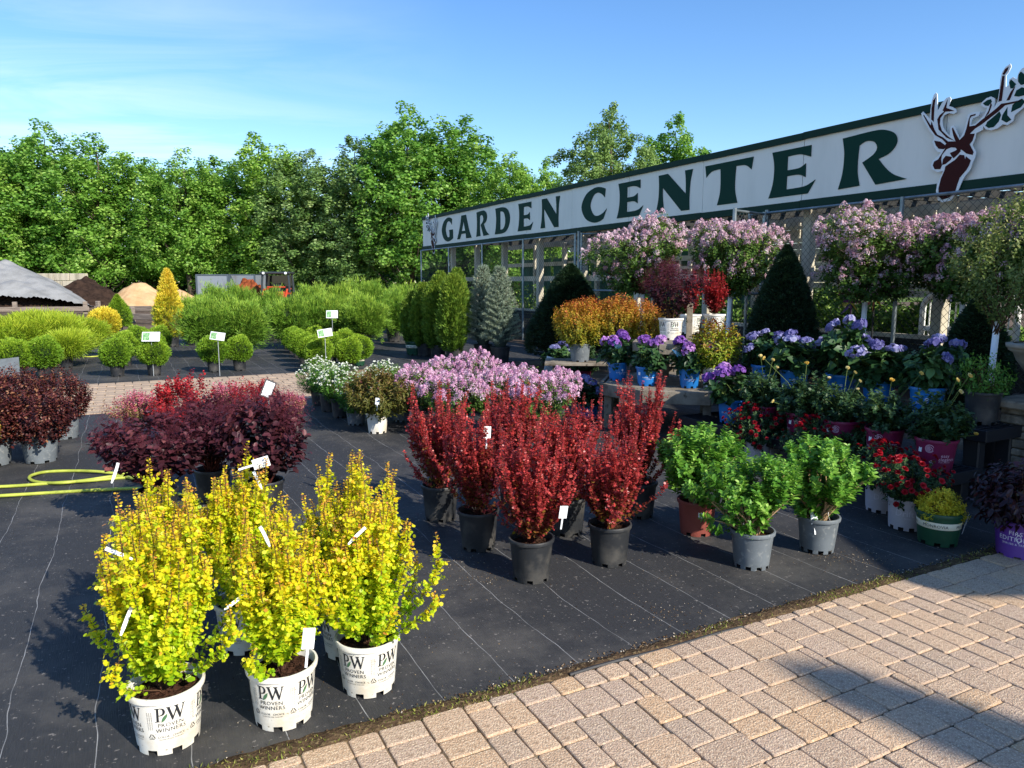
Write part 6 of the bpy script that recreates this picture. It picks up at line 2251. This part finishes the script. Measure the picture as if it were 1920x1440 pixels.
# ------------------------------------------------------------------ the shaded benches on the right
M_bench = pmat('black_plastic_bench', '#1d1f24', rough=.5, spec=.4)
C1 = Vector((3.0, 5.07, 0))
C2 = C1 + E2 * .57
for (c0, z, w_, lb) in ((C1, .28, .54, 'low black plastic grid bench holding the maroon rose pots'), (C2, .56, .55, 'higher black plastic grid bench holding the blue hydrangeas')):
    bn = thing('plastic_bench', lb, 'bench', c0, ROT, 'black plastic benches')
    Lb = 2.75
    MB().box((w_ / 2, .012, z - .045), (w_, .024, .09), bev=.004).obj('end_rim', M_bench, bn)
    MB().box((w_ / 2, Lb, z - .045), (w_, .024, .09), bev=.004).obj('end_rim', M_bench, bn)
    for x in (.012, w_ - .012):
        MB().box((x, Lb / 2, z - .045), (.024, Lb - .03, .088), bev=.004).obj('side_rim', M_bench, bn)
    k = 0
    y = .05
    while y < Lb - .02:
        MB().box((w_ / 2, y, z - .014), (w_ - .05, .018, .022)).obj('grid_bar', M_bench, bn)
        y += .05
    for x in (.12, .24, .36, .46):
        MB().box((x, Lb / 2, z - .022), (.014, Lb - .05, .02)).obj('grid_rib', M_bench, bn)
    for x in (.07, w_ - .07):
        for y in (.12, Lb / 2, Lb - .12):
            MB().box((x, y, (z - .09) / 2), (.09, .12, z - .09), bev=.01).obj('leg', M_bench, bn)


def on_bench(c, a, bl, z):
    p = c + E2 * a + E1 * bl
    return Vector((p.x, p.y, z + .001))


g = 'yellow roses in maroon pots'
for lb, bl, k, f in (('yellow rose in maroon pot at the near end of the low bench', .16, 'rose_yellow_a', 1.05), ('yellow rose in maroon pot, second from the near end', .58, 'rose_yellow_b', 1.0),
                     ('rose with large cream bloom in maroon pot, third from the near end', .98, 'rose_yellow_a', .95), ('yellow rose in maroon pot, fourth from the near end', 1.38, 'rose_yellow_b', 1.1),
                     ('yellow rose in maroon pot nearest the wooden table', 1.82, 'rose_yellow_a', 1.0)):
    plant('yellow_rose', lb, 'rose', k, 'maroon', on_bench(C1, .23, bl, .28), f, f, face=6, group=g, sticker=-55)
plant('hydrangea', 'purple hydrangea in blue pot at the far end of the low bench', 'hydrangea', 'hydra_purple2', 'blue', on_bench(C1, .22, 2.24, .28), 1.0, 1.0, face=-8, ps=1.1)
g = 'blue hydrangeas on the high bench'
for lb, bl, k, f in (('blue violet hydrangea on the high bench nearest the hedge column', .62, 'hydra_blue', 1.15), ('blue violet hydrangea, second on the high bench', 1.08, 'hydra_blue2', 1.15), ('blue violet hydrangea, third on the high bench', 1.52, 'hydra_blue', 1.2), ('blue violet hydrangea, fourth on the high bench', 1.98, 'hydra_blue2', 1.15), ('blue violet hydrangea at the far end of the high bench', 2.42, 'hydra_blue', 1.1)):
    plant('hydrangea', lb, 'hydrangea', k, 'blue', on_bench(C2, .26 + .06 * math.sin(bl * 9), bl, .56), f * (1 + .08 * math.sin(bl * 7)), f * (1.12 + .22 * math.sin(bl * 5)), face=0, group=g, ps=1.15)
plant('leafy_hydrangea', 'leafy green hydrangea without flowers at the near end of the high bench', 'hydrangea', 'low_green', 'black', on_bench(C2, .30, .22, .56), .8, 1.3)

g = 'red carpet roses'
for lb, p, k, f, face in (('red rose in pale grey pot behind the yellow mound', gp(1697, 990), 'rose_red_a', 1.0, -5), ('red rose in pale grey pot, second from the yellow mound', gp(1652, 958), 'rose_red_b', 1.0, 0),
                          ('red rose behind the spreading green rose', gp(1588, 905), 'rose_red_a', 1.05, 0), ('red rose between green roses and maroon pots', gp(1520, 895), 'rose_red_b', 1.05, 0),
                          ('red rose in front of the blue pot by the table', gp(1418, 870), 'rose_red_a', 1.1, 0), ('red rose behind the terracotta coloured pot', gp(1462, 862), 'rose_red_b', 1.0, 0)):
    plant('red_rose', lb, 'rose', k, 'ltgrey', p, f, f * 1.1, face=face, group=g, tags=[(.14, -.1, .26, .3, (-.3, -1.0), ST)] if 'behind the yellow' in lb else ())
plant('yellow_mound', 'bright yellow low mound in dark green cream banded pot', 'shrub', 'yellow_mound', 'greenband', gp(1757, 1018), 1.0, 1.05, face=-8, tags=[(.15, -.03, .12, 1.2, (.3, .5), 'card')])
plant('dark_purple_shrub', 'dark purple leaved shrub in the purple printed pot', 'shrub', 'dark_purple', 'purple', gp(1910, 1044), .95, 1.05, face=-12)

# stone pier with urn at the right picture edge
M_stone = pmat('stacked_grey_stone', '#7d776c', rough=.9, spec=.2, objrand=['#867f72', '#6c675e', '#918a7c', '#757064'], col2='#5d584f', nscale=12, bump=.5, bscale=25)
M_cast = pmat('cast_stone', '#8f887b', rough=.85, spec=.2, col2='#7a7367', nscale=7, bump=.15, bscale=60)
UP = Vector((4.16, 5.6, 0))
pier = thing('stone_pier', 'dry stacked stone pier carrying the urn', 'pier', UP, ROT)
rr = random.Random(4)
zz = 0.0
while zz < .66:
    h_ = rr.uniform(.045, .075)
    cut = rr.uniform(-.1, .1)
    for sx, w_ in ((-1, .25 + cut), (1, .25 - cut)):
        cx = -.25 + w_ / 2 if sx < 0 else .25 - w_ / 2
        MB().box((cx, 0, zz + h_ / 2), (w_ - .008, .48 + rr.uniform(-.03, .03), h_ - .006), rz=rr.uniform(-.03, .03), bev=.01).obj('stone', M_stone, pier)
    zz += h_
MB().box((-.02, 0, zz + .03), (.62, .60, .06), bev=.012).obj('cap_board', M_wood, pier)
urn = thing('stone_urn', 'grey cast stone urn cut by the right picture edge', 'urn', (UP.x + .02, UP.y, zz + .06))
m = MB(); m.lathe([(.001, 0), (.13, 0), (.13, .03), (.06, .07), (.05, .10), (.09, .13), (.20, .20), (.27, .30), (.295, .36), (.33, .38), (.335, .41), (.32, .425), (.28, .42), (.26, .36), (.16, .26), (.001, .25)], n=36)
m.obj('bowl', M_cast, urn, smooth=True)
MB().lathe([(.30, .395), (.345, .40), (.35, .43), (.30, .435)], n=36).obj('rim', M_cast, urn, smooth=True)

# ------------------------------------------------------------------ stake signs, hoses, fence decorations
M_print = pmat('printed_plant_photo', '#4f8a4a', rough=.5, col2='#a9c79a', nscale=30)
M_signback = pmat('grey_sign_back', '#5f666a', rough=.6, col2='#4d5356', nscale=6)
M_stake = pmat('grey_stake', '#9aa0a2', rough=.5)


def stake_sign(u, v, vtop, w, h, yaw, tilt, label, pic=True, mat=None, roll=0.0, framed=False):
    p = gp(u, v)
    zt = EYE - (vtop - 529) / F_PX * p.y
    t = thing('stake_sign', label, 'plant sign', (p.x, p.y, .006), yaw, 'signs on stakes among the plants')
    MB().tube([(0, .008, 0), (0, .008, zt - h * .3)], .006, n=6).obj('stake', M_stake, t)
    bd = MB().box((0, 0, 0), (w, .005, h)).obj('board', mat or M_plastic, t)
    bd.location = (0, 0, zt); bd.rotation_euler = (tilt, roll, 0)
    if pic:
        pc = MB().box((0, 0, 0), (w * .38, .002, h * .8)).obj('picture', M_print, bd)
        pc.location = (-w * .26, -.004, 0)
        for k in range(3):
            MB().box((w * .22, -.0035, h * (.26 - .22 * k)), (w * (.42 - .08 * k), .0015, h * .06)).obj('text_line', M_stake, bd)
    if framed:
        for sx in (-1, 1):
            MB().box((sx * w / 2, -.002, 0), (.012, .012, h + .012)).obj('frame_side', M_edge, bd)
        for s_ in (-1, 1):
            MB().box((0, -.002, s_ * h / 2), (w - .01, .011, .012)).obj('frame_bar', M_edge, bd)


stake_sign(288, 706, 631, .30, .17, .1, -.35, 'green and white picture sign on a stake above the globe conifers')
stake_sign(412, 706, 630, .26, .14, -.05, -.3, 'white sign with small green picture above the globe pair', roll=.12)
stake_sign(612, 704, 624, .25, .16, .25, -.6, 'tilted white sign with dark picture above the boxwood block', roll=-.15)
stake_sign(625, 664, 589, .26, .18, .1, -.3, 'small white sign in front of the feathery conifers')
stake_sign(12, 735, 690, .40, .30, .4, -.5, 'grey sign panel seen from behind at the left picture edge', pic=False, mat=M_signback, roll=-.1)
stake_sign(508, 846, 731, .10, .165, .45, -.25, 'black framed white price card above the red barberries', pic=False, roll=.45, framed=True)
stake_sign(1030, 735, 684, .14, .24, .3, -.2, 'leaning white card with a dark stripe left of the table', pic=False, roll=.3)

M_hose = pmat('yellow_green_hose', '#b6be4e', rough=.45, spec=.4, col2='#98a23c', nscale=8)
hose_px = [(-160, 946), (-60, 934), (60, 926), (180, 919), (268, 916), (330, 925), (380, 940)]
hose_px2 = [(-200, 922), (-80, 916), (30, 911), (110, 905), (170, 901), (215, 897), (262, 893), (300, 884), (270, 884), (225, 888), (180, 884), (130, 883), (85, 885), (58, 892), (58, 900), (80, 905), (120, 905), (165, 900), (220, 893), (262, 900), (300, 915), (330, 935)]
hz = thing('garden_hose', 'yellow green garden hose looped on the fabric beside the smoke bush', 'hose', gp(58, 897))
for hp, nm in ((hose_px, 'length'), (hose_px2, 'loop')):
    pts = catmull([gp(u, v, .02 + (.012 * (k % 3 == 1))) - Vector(hz.location) for k, (u, v) in enumerate(hp)], 6, closed=False)
    MB().tube(pts, .0135, n=8).obj(nm, M_hose, hz, smooth=True)
pts = catmull([gp(u, v, .02) for u, v in ((128, 664), (150, 662), (175, 661), (200, 663), (190, 667), (165, 669), (150, 667), (152, 663))], 6, closed=False)
tag(MB().tube(pts, .016, n=6).obj('garden_hose', M_hose, smooth=True), 'coil of yellow hose on the fabric below the yellow rounded conifer', 'hose')

M_whiteiron = pmat('white_painted_iron', '#e4e6e2', rough=.5, spec=.4)


def trellis(x, label):
    t = thing('white_trellis', label, 'trellis', S0 + SX * x + SN * .75, SROT, 'white trellises behind the fence')
    w_, h_ = .62, 1.5
    arc = [(w_ / 2 * math.cos(a), 0, h_ - .25 + .25 * math.sin(a)) for a in np.linspace(0, math.pi, 13)]
    MB().tube([(w_ / 2, 0, 0)] + arc + [(-w_ / 2, 0, 0)], .045, n=8).obj('arched_frame', M_whiteiron, t, smooth=True)
    for z in (.45, .95):
        MB().box((0, 0, z), (w_ - .04, .05, .08), bev=.01).obj('crossbar', M_whiteiron, t)
    for k in range(5):
        MB().tube([(-.2 + k * .1, 0, .1), (-.2 + k * .1, 0, h_ - .12)], .012, n=6).obj('spindle', M_whiteiron, t)


trellis(-1.6, 'arched white trellis seen through the fence below the lilac trees')
trellis(-.85, 'arched white trellis nearer the right picture edge behind the fence')

# lit greenery standing behind the fence
M_in = leafmat('greenery_behind_fence', [(0, '#2c4a1c'), (.5, '#557f2c'), (1, '#92b04c')], trans=.3)
r = np.random.default_rng(44)
n = 42000
xx = np.concatenate([r.uniform(-21, .8, 12000), r.uniform(-9, .8, 30000)]); yy = r.uniform(1.2, 2.4, n)
hh = 1.15 + .35 * np.sin(xx * 1.7) * np.sin(xx * .6 + 2) + .15 * np.sin(xx * 5)
zz_ = r.random(n) ** .8 * hh
P = np.stack([S0.x + SX.x * xx + SN.x * yy, S0.y + SX.y * xx + SN.y * yy, zz_], 1)
Nn = unit(r.normal(size=(n, 3)) * .6 + np.array([.2, -.3, .7]))
D = unit(np.cross(Nn, r.normal(size=(n, 3))))
L_ = r.uniform(.05, .13, n)
tag(link('fence_greenery', leaf_mesh('fence_greenery', M_in, [(P, D, Nn, L_, L_ * .6, r.random(n), 'f6')]), kind='stuff'), 'sunlit nursery greenery growing behind the chain link fence', 'greenery')
# bright pinwheel ornaments hanging behind the fence
for (x, z, cols, lb) in ((-2.75, 1.32, ('#7a1f5c', '#c9b02a', '#5c1f6a'), 'purple and yellow pinwheel ornament behind the fence'), (-2.35, 1.42, ('#c8622a', '#c98a2a', '#b8482a'), 'orange pinwheel ornament behind the fence')):
    t = thing('pinwheel', lb, 'pinwheel', S0 + SX * x + SN * .2, SROT)
    MB().tube([(0, 0, 0), (0, 0, z)], .012, n=6).obj('stake', M_edge, t)
    for k in range(8):
        a = k * math.pi / 4
        m = MB()
        c_ = Vector((0, -.03, z))
        d1 = Vector((math.cos(a), 0, math.sin(a))); d2 = Vector((math.cos(a + .7), 0, math.sin(a + .7)))
        m.poly([c_, c_ + d1 * .2, c_ + d1 * .19 + d2 * .06 + Vector((0, -.05, 0)), c_ + d2 * .10 + Vector((0, -.04, 0))])
        m.obj('vane', pmat('pinwheel_' + cols[k % 3].strip('#'), cols[k % 3], rough=.4), t)
